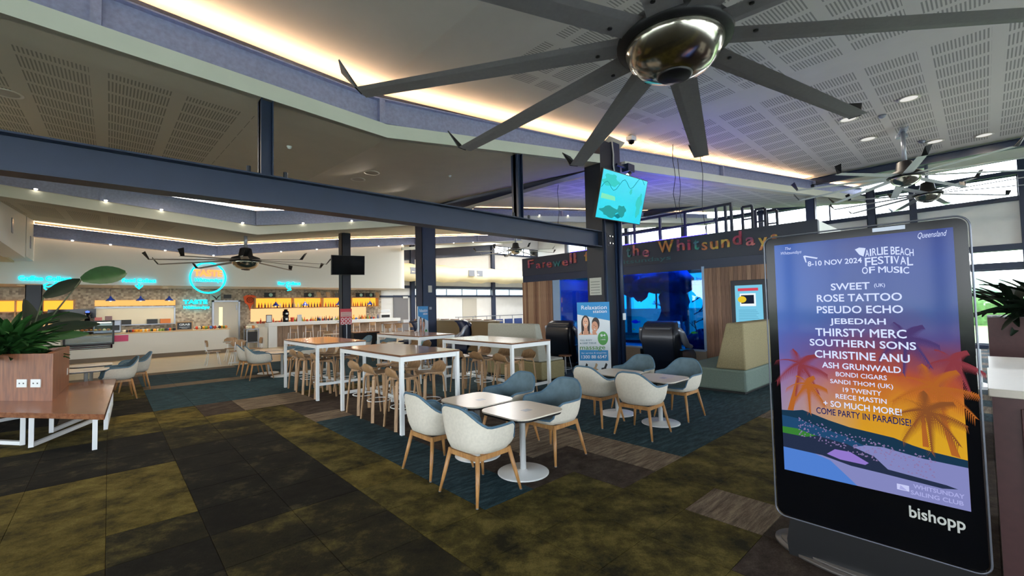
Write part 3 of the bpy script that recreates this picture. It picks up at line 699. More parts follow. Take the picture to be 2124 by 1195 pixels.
for x,y,l in ((3.46,6.58,'white legged high table with walnut top, nearest one in the middle'),(3.45,9.88,'high table whose walnut top glows orange, left of the nearest one'),
 (5.65,6.69,'high table with bright window reflection on its top, right one'),(5.75,9.95,'high table in front of the dark massage chair, farthest one')):
    place(H0,'high',(x,y,0),0,l,'tall walnut and white tables')
# stools
def make_stool():
    t=thing('bar_stool','','stool')
    prof=[(.19,.728),(.16,.738),(.08,.735),(0,.728),(-.08,.727),(-.135,.735),(-.17,.758),(-.195,.80),(-.21,.85),(-.218,.895)]
    top=[];bot=[]
    for i,(x,z) in enumerate(prof):
        s=i/(len(prof)-1)
        w_=.19 if s<.5 else .20
        if i==0: w_=.14
        if i==1: w_=.175
        if i==len(prof)-1: w_=.12
        if i==len(prof)-2: w_=.18
        row=[];row2=[]
        for k in range(9):
            v=-1+k/4; y=v*w_
            if s<.5: zz=z+.012*v*v; xx=x
            else: zz=z-(.03*v*v if i==len(prof)-1 else 0); xx=x+.05*v*v*(s-.4)
            row.append(Vector((xx,y,zz)))
            nx,nz=(0,-.014) if s<.5 else (-.013,-.003)
            row2.append(Vector((xx+nx,y,zz+nz)))
        top.append(row);bot.append(row2)
    q=MB(); q.grid(top); q.grid([r[::-1] for r in bot])
    edge=[r[0] for r in top]+top[-1][1:]+[r[-1] for r in top[::-1]][1:]+top[0][::-1][1:]; e2=[r[0] for r in bot]+bot[-1][1:]+[r[-1] for r in bot[::-1]][1:]+bot[0][::-1][1:]
    q.grid([edge,e2]); obj('seat_shell',q,oak,t,True)
    for sx in (-1,1):
        for sy in (-1,1):
            q=MB(); P=[(sx*.05,sy*.05,.712),(sx*.12,sy*.12,.712),(sx*.148,sy*.148,.695),(sx*.16,sy*.16,.65),(sx*.185,sy*.185,.3),(sx*.205,sy*.205,0)]
            for a,b in zip(P,P[1:]): q.bar(a,b,.046,.02,up=(sx,sy,.3))
            obj('leg',q,oak,t)
    q=MB(); q.tube([(.18*math.cos(2*PI*k/20),.18*math.sin(2*PI*k/20),.3) for k in range(20)],.007,6,closed=True); obj('foot_ring',q,whm,t,True)
    return t
st0=make_stool(); SG='oak ply bar stools with low backs'
for (cx_,ys,nm,side,fy) in ((3.46,(5.93,6.65,7.28),'the nearest high table',.27,0),(3.45,(9.2,9.9,10.55),'the orange lit high table',.27,0),(5.65,(6.05,6.72,7.4),'the right high table',.25,0),(5.75,(9.3,10.0,10.7),'the farthest high table',.3,0)):
    for k,y in enumerate(ys):
        for s in (-1,1):
            pos=('near end','middle','far end')[k]
            place(st0,'st',(cx_+s*side+(.03 if (k+s)%2 else 0),y+(0 if s<0 else .12),0),(0 if s<0 else PI)+((k*37%5)-2)*.03,'oak bar stool tucked under %s, %s side, %s'%(nm,'left' if s<0 else 'right',pos),SG)
# cafe chairs: wood back and seat, white tube frame
def make_cafe():
    t=thing('cafe_chair','','chair')
    q=MB(); rows=[]
    for i in range(5):
        z=.62+.21*i/4; wv=(.15,.2,.215,.2,.12)[i]; rows.append([Vector((-.2+.05*(v*v)-.02*i/4,v*wv,z)) for v in [k/3-1 for k in range(7)]])
    q.grid(rows); q.grid([[p+Vector((-.012,0,0)) for p in r][::-1] for r in rows]); obj('backrest',q,oak,t,True)
    q=MB(); P=sq_top(.2,.09); q.poly([(x,y,.445) for x,y in P],.014); obj('seat',q,oak,t)
    for sx in (-1,1):
        for sy in (-1,1):
            q=MB(); q.tube([(sx*.12,sy*.12,.44),(sx*.2,sy*.21,0)],.011,6); obj('leg',q,whm,t,True)
    for sy in (-1,1): q=MB(); q.tube([(-.14,sy*.12,.44),(-.2,sy*.1,.52),(-.215,sy*.09,.76)],.01,6); obj('back_strut',q,whm,t,True)
    return t
cf0=make_cafe()
for x,y,rz,l in ((2.55,17.5,0,'wooden cafe chair with white legs, left of the round table by the coffee counter'),(3.15,17.0,PI/2,'wooden cafe chair, back turned, at the round table by the coffee counter'),(3.8,17.5,PI,'wooden cafe chair right of the round table by the coffee counter'),(3.25,18.4,-PI/2,'wooden cafe chair behind the round table by the coffee counter'),
 (6.3,18.6,PI*.9,'wooden cafe chair at a small round table before the bar, left'),(7.0,19.3,-PI/2,'wooden cafe chair at a small round table before the bar, behind'),(7.4,18.2,PI/2+.3,'wooden cafe chair at a small round table before the bar, front'),
 (11.6,15.2,0,'wooden chair beyond the grey booth, left'),(12.8,15.4,PI,'wooden chair beyond the grey booth, right'),(13.6,15.9,PI/2,'wooden chair near the blue chairs and railing'),(14.6,16.2,PI,'wooden chair beside the slatted aquarium end')):
    place(cf0,'cf',(x,y,0),rz,l,'wooden cafe chairs with white frames')
def round_tab(x,y,l,z=.74,r=.35,top=None):
    t=thing('round_table',l,'table',(x,y,0),0,'small round cafe tables'); q=MB(); q.lathe([(0,z-.02),(r,z-.02),(r,z),(0,z)],seg=28); obj('tabletop',q,top or laminate,t); q=MB(); q.lathe([(.2,0),(.2,.015),(.03,.03),(.03,z-.02)],seg=20); obj('pedestal',q,whm2,t,True); return t
round_tab(3.2,17.6,'round cream table between wooden chairs by the coffee counter'); round_tab(6.9,18.7,'round cream table before the bar'); round_tab(12.2,15.3,'round table beyond the grey booth')
# tall white chairs and table right of the bar
def make_tall():
    t=thing('tall_chair','','stool'); q=MB(); rows=[[Vector((-.19+.04*v*v,v*.19,z)) for v in [k/3-1 for k in range(7)]] for z in (.86,.95,1.05)]
    q.grid(rows); q.grid([[p+Vector((-.012,0,0)) for p in r][::-1] for r in rows]); obj('backrest',q,oak,t,True)
    q=MB(); q.box(-.18,.18,-.18,.18,.68,.7); obj('seat',q,oak,t,bevel=.01)
    for sx in (-1,1):
        for sy in (-1,1):
            q=MB(); q.tube([(sx*.16,sy*.16,.69 if sx>0 else 1.0),(sx*.21,sy*.2,0)],.013,6); obj('leg',q,whm,t,True)
    q=MB(); q.tube([(.19,-.18,.28),(.19,.18,.28),(-.19,.18,.28),(-.19,-.18,.28)],.009,6,closed=True); obj('foot_ring',q,whm,t,True)
    return t
tl0=make_tall()
for x,y,rz,l in ((9.3,18.6,PI/2,'tall white framed chair right of the bar, first from the red poster'),(9.8,18.5,PI/2,'tall white framed chair right of the bar, second from the red poster'),(10.4,18.4,PI/2+.2,'tall white framed chair right of the bar, third from the red poster'),(11.5,18.3,PI*.8,'tall white framed chair right of the bar, by the grey door'),(10.2,19.9,-PI/2,'tall white framed chair behind the tall table')):
    place(tl0,'tl',(x,y,0),rz,l,'tall white framed chairs right of the bar')
t=thing('tall_table','tall white table among the white framed chairs right of the bar','table',(10.6,19.1,0))
q=MB(); q.box(-1.1,1.1,-.4,.4,1.03,1.06); obj('tabletop',q,tabw,t)
for sx in (-1,1):
    for sy in (-1,1): q=MB(); q.box(sx*1.05-.03,sx*1.05+.03,sy*.36-.03,sy*.36+.03,0,1.03); obj('leg',q,whm,t)
for dx,l in ((-.2,'white box on the tall table'),(.5,'cardboard coloured box on the tall table')):
    q=MB(); q.box(10.6+dx,10.6+dx+.35,19.0,19.2,1.06,1.2); tag(obj('box',q,whm if dx<0 else plyedge),l,'box')
# booths
def booth(name,x0,x1,ya,yb,yt0,yt1,label,c_base,c_back,ztop=1.33,yseat=None):
    """seat block from ya..yb, wedge back between yt.."""
    t=thing(name,label,'booth',(x0,ya,0)); q=MB(); q.box(x0,x1,ya,yb,.04,.45); obj('seat_base',q,c_base,t,wp=True,bevel=.04)
    q=MB(); (a,b),(c,d)=yt0,yt1; q.add([(x0+.01,a,.45),(x1-.02,a,.45),(x1-.02,b,.45),(x0+.01,b,.45),(x0+.03,c,ztop),(x1-.03,c,ztop),(x1-.03,d,ztop),(x0+.03,d,ztop)],[(0,3,2,1),(4,5,6,7),(0,1,5,4),(1,2,6,5),(2,3,7,6),(3,0,4,7)])
    obj('backrest',q,c_back,t,wp=True,bevel=.03)
    q=MB(); q.box(x0+.05,x1-.05,ya+.05,yb-.05,0,.04); obj('plinth',q,black,t,wp=True)
    return t
booth('booth_seat',8.70,10.9,3.06,4.4,(3.06,3.62),(3.08,3.40),'mustard backed booth on a sage green base beside the kiosk',booth_g,booth_y)
b=booth('booth_seat',7.2,8.0,6.85,8.85,(0,0),(0,0),'long grey backed booth behind the right high table',booth_t,booth_gr)
bpy.data.objects.remove([c for c in b.children if c.name.startswith('backrest')][0])
q=MB(); q.add([(7.2,6.93,.45),(7.5,6.93,.45),(7.5,8.8,.45),(7.2,8.8,.45),(7.24,7.07,1.32),(7.4,7.07,1.32),(7.4,8.8,1.32),(7.24,8.8,1.32)],[(0,3,2,1),(4,5,6,7),(0,1,5,4),(1,2,6,5),(2,3,7,6),(3,0,4,7)]); obj('backrest',q,booth_gr,b,wp=True,bevel=.03)
q=MB(); q.box(7.52,7.98,6.88,8.8,.45,.5); obj('cushion',q,booth_gr,b,wp=True,bevel=.02)
mb=MB(); mb.box(10.6,10.8,12.4,17.3,0,1.18); tag(obj('partition',mb,mat('tan_ply','#8d7a5a',.6)),'tan ply partition behind the grey booth','partition')
mb=MB(); mb.box(10.55,10.9,12.35,17.35,1.18,1.22); tag(obj('partition_ledge',mb,laminate),'white ledge on top of the tan partition','ledge')
for k in range(6):
    q=MB(); q.box(10.6,10.85,12.8+k*.75,13.1+k*.75,1.22,1.25); tag(obj('tray',q,tabw),'small dark tray on the tan partition ledge, %s from the near end'%nth(k),'tray','dark trays on the partition ledge')
# stools small black wire near slat wall
t=thing('wire_stool','small stool with dark seat and white wire legs before the slatted wall','stool',(8.6,7.35,0)); q=MB(); q.lathe([(0,.44),(.17,.44),(.17,.465),(0,.47)],seg=20); obj('seat',q,tabw,t)
for k in range(4): a=PI/4+k*PI/2; q=MB(); q.tube([(.1*math.cos(a),.1*math.sin(a),.44),(.18*math.cos(a),.18*math.sin(a),0)],.007,6); obj('leg',q,whm,t,True)
q=MB(); q.tube([(.165*math.cos(k*PI/8),.165*math.sin(k*PI/8),.12) for k in range(16)],.006,6,closed=True); obj('foot_ring',q,whm,t,True)
# massage chairs
def massage(loc,rz,label,body=leather):
    t=thing('massage_chair',label,'armchair',loc,rz)
    # back shell, front is +X; rounded slab leaning back
    def slab(prof,wf,th): pass
    rows=[]; P=[(-.42,.06,.40),(-.55,.35,.43),(-.62,.62,.45),(-.66,.85,.46),(-.64,1.08,.45),(-.56,1.24,.41),(-.46,1.30,.36)]
    n=9
    for x,z,w_ in P: rows.append([Vector((x+.10*abs(v)**3,v*w_,z)) for v in [k/4-1 for k in range(n)]])
    back=[[Vector((p.x+.30,p.y*.93,p.z-.02)) for p in r] for r in rows]
    q=MB(); ring=[r+b[::-1] for r,b in zip(rows,back)]; q.grid(ring,True); q.f.append(tuple(len(q.v)-2*n+i for i in range(2*n))); q.mi.append(0)
    obj('backrest',q,body,t,True)
    q=MB(); q.grid([[Vector((x-.035,v*w_*.82,z)) for v in (-1,-.5,0,.5,1)] for x,z,w_ in P[1:6]]); q.grid([[Vector((x-.005,v*w_*.86,z)) for v in (-1,1)] for x,z,w_ in P[1:6]]); obj('back_panel',q,body,t,True)
    q=MB(); q.box(-.66,-.5,-.36,.36,1.06,1.20); obj('headrest',q,body,t,bevel=.05)
    for s in (-1,1):
        q=MB(); q.grid([[Vector((x,s*(.40+.02*math.sin(i)),z)) for i,(x,z) in enumerate(r)]+[Vector((x,s*.52,z*.98)) for x,z in r[::-1]] for r in (((-.45,.12),(-.5,.62)),((-.1,.08),(-.1,.62)),((.35,.08),(.3,.58)),((.5,.12),(.48,.46)))],True)
        obj('armrest',q,body,t,True)
        q=MB(); q.tube([(-.52,s*.47,1.12),(-.42,s*.5,1.02),(-.34,s*.52,.86),(-.2,s*.53,.72),(.1,s*.53,.66)],[.05,.07,.08,.07,.05],8); obj('side_shell',q,silver,t,True)
    q=MB(); q.box(-.3,.45,-.4,.4,.1,.45); obj('seat',q,body,t,bevel=.06)
    q=MB(); q.box(.45,.75,-.3,.3,.08,.38); obj('leg_rest',q,body,t,bevel=.06)
    q=MB(); q.box(-.45,.5,-.4,.4,0,.1); obj('base',q,black,t)
    return t
massage((10.35,5.45,0),.12,'black leather massage chair before the bright aquarium, back turned')
massage((10.0,8.35,0),.12,'black massage chair left of the banner, back turned')
massage((8.75,12.55,0),2.5,'navy massage chair beside the middle column, turned sideways',navyl)
massage((7.75,13.9,0),2.6,'navy massage chair half hidden left of the middle column',navyl)
# --- bench and planter, left ---
t=thing('bench','angular wooden bench with white sled legs at the left edge','bench',(-.5,8.8,0))
P=[(-.02,7.75),(.12,11.85),(-.9,12.4),(-4.2,12.4),(-3.2,11.7)]; P=[(-.03,7.74),(.12,11.85),(-4.0,12.0),(-3.3,11.9)]
q=MB(); q.poly([(x,y,.40) for x,y in P],.07); obj('seat_slab',q,redt,t,wp=True,bevel=.004)
def sled(a,b,h=.39,wd=.05):
    q=MB(); a=Vector((a[0],a[1],0)); b=Vector((b[0],b[1],0)); z=Vector((0,0,wd/2)); q.bar(a,a+Vector((0,0,h)),wd); q.bar(b,b+Vector((0,0,h)),wd); q.bar(a+z,b+z,wd); obj('sled_leg',q,whm,t,wp=True)
for a,b in (((-.75,8.75),(.0,10.4)),((-.62,9.6),(.02,11.2)),((-.12,7.95),(-.12,7.96)),((-1.75,10.2),(-.85,9.0)),((-1.9,10.9),(-.9,11.5)),((-.02,9.2),(.05,11.6))): sled(a,b)
def faces_box(q,base,z0,z1): q.poly([(x,y,z0) for x,y in base],z1-z0)
t=thing('planter_box','square wooden planter box standing on the bench','planter',(-.62,9.62,.47))
B0=(-.618,9.617); e1=Vector((-.662,.749)); e2=Vector((.04,1.0))
P=[B0,(B0[0]+e2.x*2.0,B0[1]+e2.y*2.0),(B0[0]+e2.x*2.0+e1.x*3.6,B0[1]+2.0+e1.y*3.6),(B0[0]+e1.x*3.6,B0[1]+e1.y*3.6)]
cx_=sum(p[0] for p in P)/4; cy_=sum(p[1] for p in P)/4
Pi=[(cx_+(x-cx_)*.93,cy_+(y-cy_)*.93) for x,y in P]
for k in range(4):
    a,b=P[k],P[(k+1)%4]; c,d=Pi[(k+1)%4],Pi[k]; q=MB(); q.poly([(a[0],a[1],.47),(b[0],b[1],.47),(c[0],c[1],.47),(d[0],d[1],.47)],.71); obj('side_panel',q,redw,t,wp=True)
q=MB(); q.poly([(x,y,1.04) for x,y in Pi],.02); obj('soil',q,soil,t,wp=True)
for s in (.28,.52):
    c=Vector((B0[0]+e1.x*s*1.0,B0[1]+e1.y*s*1.0,.735)); n=Vector((-.749,-.662,0)); ex=Vector((e1.x,e1.y,0))
    q=MB(); vs=[c+ex*a+Vector((0,0,b))+n*d for d in (0,.012) for a,b in ((-.085,-.06),(.085,-.06),(.085,.06),(-.085,.06))]; q.add(vs,[(0,1,2,3),(7,6,5,4),(0,4,5,1),(1,5,6,2),(2,6,7,3),(3,7,4,0)])
    o=obj('power_outlet',q,whm,t,wp=True)
    q=MB()
    for a in (-.035,.035): vs=[c+ex*(a+u)+Vector((0,0,v))+n*.0135 for u,v in ((-.012,-.01),(.012,-.01),(.012,.01),(-.012,.01))]; q.add(vs,[(0,1,2,3)])
    o2=obj('socket_hole',q,black,t,wp=True)
q=MB(); q.box(-.56,-.545,11.3,11.45,.68,.8); obj('power_outlet',q,whm,t,wp=True)
# plants
def leafmesh(L,Wd,bend,n=8,split=False,sc_=1):
    """a long leaf along +X with midrib fold"""
    q=MB(); rows=[]
    for i in range(n+1):
        s=i/n; w_=Wd*math.sin(PI*min(1,(s*.92+.05)))**.7*.5; x=L*s; z=-bend*s*s
        rows.append([Vector((x,-w_,z+w_*.25)),Vector((x,-w_*.5,z+w_*.06)),Vector((x,0,z-.01)),Vector((x,w_*.5,z+w_*.06)),Vector((x,w_,z+w_*.25))])
    q.grid(rows); return q
def aim(o,base,tip,roll=0):
    d=(Vector(tip)-Vector(base)); qn=d.to_track_quat('X','Z'); o.rotation_mode='QUATERNION'; o.rotation_quaternion=qn@Matrix.Rotation(roll,4,'X').to_quaternion(); o.location=base
pb=Vector((-1.0,10.6,1.05))
t=thing('big_leaf_plant','large leaved bird of paradise plant in the wooden planter','plant',pb)
for i,(base,tip,w_,roll,mt_,bend) in enumerate((((.62,.45,1.34),(1.26,.9,1.56),.36,1.15,green1,.06),((.18,.2,1.02),(.62,.48,1.36),.22,1.2,green2,.03),((.05,.1,.62),(.72,.42,.70),.26,.9,green2,.05),((.1,.0,.45),(.9,.3,.60),.2,1.0,green2,.12),((.1,-.1,.3),(.75,.1,.44),.2,.8,green1,.1),((-.15,.0,.55),(-.55,.1,.35),.45,.6,green2,.1),((0,0,.5),(.05,.25,1.0),.4,1.3,green2,.1))):
    L=(Vector(tip)-Vector(base)).length; o=obj('leaf',leafmesh(L,w_,bend),mt_,t,True); aim(o,base,tip,roll)
    q=MB(); q.tube([Vector((random.uniform(-.04,.04),0,.0)),Vector(base)*.5+Vector((0,0,.08)),Vector(base)],[.018,.014,.009],6); obj('stalk',q,stemg,t,True)
t=thing('bushy_plant','bushy palm like plant with many narrow leaves in the wooden planter','plant',(-1.15,10.5,1.05))
rnd=random.Random(3); LM=[leafmesh(.62,.12,.2).mesh('leaf',green3,True),leafmesh(.5,.09,.15).mesh('leaf',green1,True)]
for k in range(210):
    a=rnd.uniform(0,2*PI); e=rnd.uniform(.0,1.2); o=link('leaf',LM[k%2],t); L=rnd.uniform(.3,1.0)
    base=Vector((math.cos(a)*.06*L,math.sin(a)*.06*L,rnd.uniform(.02,.35))); tip=base+Vector((math.cos(a)*math.cos(e),math.sin(a)*math.cos(e),math.sin(e)))
    aim(o,base,tip,rnd.uniform(-.5,.5)); s=rnd.uniform(.7,1.25); o.scale=(s,s,s)
q=MB(); q.tube([(0,0,0),(.01,0,.3)],[.12,.07],8); obj('trunk',q,soil,t,True)
t=thing('small_plant','sparse young seedling in the planter near its right corner','plant',(-.85,10.6,1.06))
for k in range(9): a=k*.7; o=link('leaf',LM[0],t); aim(o,(0,0,.0),(math.cos(a)*.5,math.sin(a)*.5,1)); o.scale=(.35,.35,.35)
# =====================================================================
# AQUARIUM BOX
# =====================================================================
AX=11.5
dk=mat('fascia_charcoal','#2b3142',.5); dk2=mat('fascia_navy_trim','#25304a',.45)
t=thing('aquarium_box','dark box housing the large aquarium with a farewell sign','aquarium',(AX,7,0),0,None)
q=MB(); q.box(AX-.04,AX+.1,2.42,11.8,2.86,3.52); q.box(AX+.1,AX+2.6,11.7,11.8,2.55,3.52); obj('sign_fascia',q,dk,t,wp=True)
q=MB(); q.box(AX-.02,AX+.1,2.42,11.8,2.62,2.86); obj('fascia_trim',q,dk2,t,wp=True)
q=MB(); q.box(AX+.1,AX+2.6,2.42,2.5,0,3.5); q.box(AX+.1,AX+2.6,2.5,11.7,3.2,3.3); obj('end_wall',q,white,t,wp=True)
# wood slats each a part
wd=[wood('slat_wood_%d'%k,a,b,'Z',.55,3) for k,(a,b) in enumerate((('#7b5a45','#93705a'),('#8c6c56','#a08069'),('#6b4c3b','#80604d'),('#97785d','#ad8e72')))]
sm=[MB().box(-.03,0,-.050,.050,0,2.62).mesh('slat',wd[k]) for k in range(4)]; sm2=[MB().box(-.03,0,-.045,.045,0,2.62).mesh('slat',wd[k]) for k in range(4)]
rnd=random.Random(11); y=2.47
k=0
while y<4.96: 
    o=link('slat',sm[rnd.randrange(4)],t,Vector((AX-rnd.uniform(0,.008),y+.05,0))-t.location); y+=.104
y=10.32
while y<11.75: o=link('slat',sm2[rnd.choice((0,1,1,3,3,2))],t,Vector((AX-rnd.uniform(0,.02),y+.045,0))-t.location); y+=.094
q=MB(); q.box(AX,AX+.08,2.45,4.98,0,2.62); q.box(AX,AX+.08,10.3,11.78,0,2.62); obj('backing_board',q,dk,t,wp=True)
stone=mat('cream_ledge','#c2b7a6',.5); lb=mat('pale_blue_trim','#8fa9c9',.4)
q=MB(); q.box(AX-.02,AX+.1,4.98,10.3,0,.46); obj('base_panel',q,mat('taupe_panel','#8f8478',.6),t,wp=True)
q=MB(); q.box(AX-.55,AX-.02,8.9,11.8,0,.40); q.box(AX-.6,AX-.02,8.9,11.8,.40,.45); obj('ledge_seat',q,stone,t,wp=True)
q=MB(); q.box(AX-.03,AX+.02,9.98,10.3,.46,2.62); q.box(AX-.03,AX+.01,4.96,5.03,.46,2.68); q.box(AX-.03,AX+.01,5,10,.44,.49); obj('window_trim',q,lb,t,wp=True)
q=MB(); q.box(AX,AX+.02,5.02,10.0,.49,2.64); obj('front_pane',q,glassa,t,wp=True)
q=MB(); q.box(AX+1.75,AX+1.77,5.02,9.7,.35,2.64); obj('back_pane',q,glassb,t,wp=True)
blue1=mat('tank_blue_wall','#0a2f86',.5); 
q=MB(); q.box(AX+1.7,AX+1.8,9.7,10.05,.3,2.64); q.box(AX+.02,AX+1.8,10.0,10.1,.3,2.64); q.box(AX+.02,AX+1.8,5.0,5.02,.3,.9); q.box(AX+.02,AX+1.8,5.02,10,.30,.40); obj('tank_wall',q,blue1,t,wp=True)
q=MB(); q.box(AX+1.77,AX+1.83,5.02,10,0,.5); obj('rear_base',q,dk,t,wp=True)
# water surface light bar (blue LEDs)
q=MB(); 
for y in (5.6,6.6,7.6,8.8,9.6): q.box(AX+.7,AX+1.0,y-.3,y+.3,2.9,2.93)
obj('tank_lamp',q,emis('aquarium_lamp','#3f86ff',22),t,wp=True)
q=MB(); q.box(AX+.5,AX+1.2,5.1,9.9,3.6,3.62); obj('top_lamp',q,emis('aquarium_top_glow','#3a2bff',7),t,wp=True)
coral=mat('coral_rock','#0d2670',.8,noise=.4,nscale=4,bump=.6); coral2=mat('coral_branch','#0f2c66',.7)
def rock(seed,c,r,parent,mt_=coral,n=18,m_=12,amp=.5):
    rnd=random.Random(seed); ph=[rnd.uniform(0,6) for _ in range(6)]; q=MB(); rows=[]
    for i in range(m_+1):
        p=PI*i/m_; row=[]
        for k in range(n):
            a=2*PI*k/n; rr=1+amp*.35*(math.sin(3*a+ph[0]+2*p)+math.sin(5*a+ph[1]-4*p)*.6+math.sin(7*p+ph[2]+a)*.6)*.6+rnd.uniform(-.06,.06)
            row.append(Vector((c[0]+r[0]*rr*math.sin(p)*math.cos(a),c[1]+r[1]*rr*math.sin(p)*math.sin(a),c[2]+r[2]*rr*math.cos(p))))
        rows.append(row)
    q.grid(rows,True); return tag(obj('coral_rock',q,mt_,parent,True,wp=bool(parent)))
cr_=thing('coral_reef','dark branching coral rock standing in the bright aquarium','coral',(AX+.9,6.3,.4))
for i,(c,r) in enumerate((((AX+.9,6.4,1.0),(.4,.40,.62)),((AX+.9,6.3,1.75),(.4,.40,.6)),((AX+.9,6.3,2.35),(.45,.65,.38)),((AX+.9,6.9,2.4),(.4,.8,.32)),((AX+.9,7.7,2.42),(.4,.5,.42)),((AX+.8,7.35,2.2),(.3,.3,.36)),((AX+.8,5.45,.6),(.5,.42,.34)))): rock(i,c,r,cr_)
rnd=random.Random(5)
def branch(q,p,d,L,r,dep):
    e=p+d*L; q.tube([p,p+d*L*.5+Vector((rnd.uniform(-.02,.02),rnd.uniform(-.02,.02),0)),e],[r,r*.8,r*.6],5)
    if dep:
        for _ in range(2+(dep>1)):
            nd=(d+Vector((rnd.uniform(-.3,.3),rnd.uniform(-.8,.8),rnd.uniform(-.2,.8)))).normalized(); branch(q,e,nd,L*.7,r*.65,dep-1)
for (y,z,dy) in ((5.65,1.75,-1),(5.6,1.4,-1),(5.7,2.2,-1),(5.6,1.15,-1),(5.2,.8,0),(5.5,.85,.2),(6.5,1.6,1),(6.5,2.1,.8),(6.4,1.9,.9)):
    q=MB(); branch(q,Vector((AX+.7,y,z)),Vector((-.1,dy,.5)).normalized(),.16,.022,3); obj('coral_branch',q,coral2,cr_,True,wp=True)
def fish(loc,L,mt_,label,rz):
    o=thing('fish',label,'fish',loc,rz); q=MB(); blob(q,(0,0,0),(L*.5,L*.09,L*.2),10,8,1); obj('body',q,mt_,o,True); q=MB(); q.poly([(-L*.45,0,0),(-L*.72,0,L*.18),(-L*.66,0,0),(-L*.72,0,-L*.18)],.006,(0,1,0)); obj('tail',q,mt_,o); q=MB(); q.poly([(L*.15,0,L*.17),(-L*.2,0,L*.28),(-L*.3,0,L*.12)],.006,(0,1,0)); obj('dorsal_fin',q,mt_,o)
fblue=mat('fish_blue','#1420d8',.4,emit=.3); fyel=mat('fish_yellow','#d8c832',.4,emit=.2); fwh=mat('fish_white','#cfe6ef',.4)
fish((AX+.4,7.32,1.18),.26,fblue,'blue fish swimming at the left of the bright tank',PI/2); fish((AX+.35,7.35,.95),.12,fyel,'small yellow fish above the black massage chair',PI/3); fish((AX+.4,5.5,.9),.16,fyel,'yellow fish beside the coral at right',PI/2); fish((AX+.5,9.2,1.6),.14,fwh,'small pale fish in the dark left part of the tank',PI/2)
# letters
ltm=[]
def patch(name,cols):
    m=bpy.data.materials.new(name); m.use_nodes=True; t_=m.node_tree; b=t_.nodes['Principled BSDF']; g=t_.nodes.new('ShaderNodeNewGeometry'); v=t_.nodes.new('ShaderNodeTexVoronoi'); v.inputs['Scale'].default_value=9
    sp_=t_.nodes.new('ShaderNodeSeparateColor'); r=t_.nodes.new('ShaderNodeValToRGB'); r.color_ramp.interpolation='CONSTANT'
    t_.links.new(g.outputs['Position'],v.inputs[0]); t_.links.new(v.outputs['Color'],sp_.inputs[0]); t_.links.new(sp_.outputs[0],r.inputs[0]); t_.links.new(r.outputs[0],b.inputs['Base Color'])
    e=r.color_ramp.elements; e[0].color=S(cols[0]); e[1].position=.75; e[1].color=S(cols[-1])
    for i,c in enumerate(cols[1:-1]): k=e.new((i+1)*.75/(len(cols)-1)); k.color=S(c)
    b.inputs['Roughness'].default_value=.45; return m
pr_=patch('letters_pink',('#a04a62','#c06a6a','#7a3a62','#b05548')); py_=patch('letters_orange',('#b8963a','#c07a48','#a8603a','#c9a850')); pt_=patch('letters_teal',('#2f7f7a','#3e9a86','#4a6f8a','#2f6a6f')); pm_=patch('letters_magenta',('#9a2a4a','#7f2440','#a83a5a','#8a3038'))
L_=[('F',11.48,11.17,3.13,3.42,pr_),('a',11.05,10.8,3.12,3.3,pr_),('r',10.72,10.58,3.13,3.32,pr_),('e',10.52,10.27,3.11,3.31,pr_),('w',10.22,9.85,3.12,3.3,pt_),('e',9.8,9.52,3.11,3.31,pr_),('l',9.45,9.35,3.12,3.46,pr_),('l',9.28,9.18,3.12,3.46,pr_),
 ('f',8.86,8.62,3.14,3.46,py_),('r',8.52,8.37,3.14,3.33,pr_),('o',8.3,8.03,3.12,3.34,pt_),('m',7.95,7.55,3.13,3.33,pr_),('t',7.25,7.1,3.14,3.44,pt_),('h',7.03,6.82,3.14,3.46,pr_),('e',6.72,6.5,3.12,3.33,pr_),
 ('W',6.22,5.75,3.14,3.47,py_),('h',5.66,5.43,3.14,3.45,pr_),('i',5.36,5.27,3.14,3.42,pm_),('t',5.2,5.04,3.14,3.42,pt_),('s',4.98,4.83,3.13,3.34,py_),('u',4.76,4.55,3.13,3.34,py_),('n',4.48,4.27,3.14,3.35,py_),('d',4.2,3.98,3.12,3.46,pm_),('a',3.9,3.69,3.12,3.33,pr_),('y',3.62,3.42,3.03,3.33,py_),('s',3.35,3.2,3.12,3.33,py_)]
for ch,ya,yb,z0,z1,mt_ in L_:
    text('letter',ch,(AX-.062,(ya+yb)/2,(z0+z1)/2),abs(ya-yb)*.96,z1-z0,'-X',mt_,t,bold=.016,ext=.02)
teal_t=mat('teal_print','#2f5f66',.6)
text('lettering','#ourwhitsundays',(AX-.047,7.3,3.0),2.9,.16,'-X',teal_t,t,bold=.01)
# railing, poles and cables above the box
t=thing('steel_railing','navy steel railing frame standing on top of the aquarium box','railing',(12.5,6.6,3.3))
q=MB(); q.bar((12.5,4.6,4.42),(12.5,8.9,4.42),.07); q.bar((12.5,4.6,4.02),(12.5,8.9,4.02),.05); obj('rail',q,navyd,t,wp=True)
for y in (4.6,4.75,5.0,5.9,6.7,7.6,8.3,8.9):
    q=MB(); q.box(12.46,12.54,y-.03,y+.03,3.3,4.45); obj('post',q,navyd,t,wp=True)
for k,(x,y,z) in enumerate(((12.9,4.2,4.35),(13.3,4.0,4.3),(13.6,3.8,4.25))):
    q=MB(); q.bar((x,y,3.3),(x,y,z),.06); q.bar((x,y+.25,3.3),(x,y+.25,z),.06); q.bar((x,y,z),(x,y+.25,z),.06); q.bar((x,y,z-.35),(x,y+.25,z-.35),.04); obj('frame_end',q,navyd,t,wp=True)
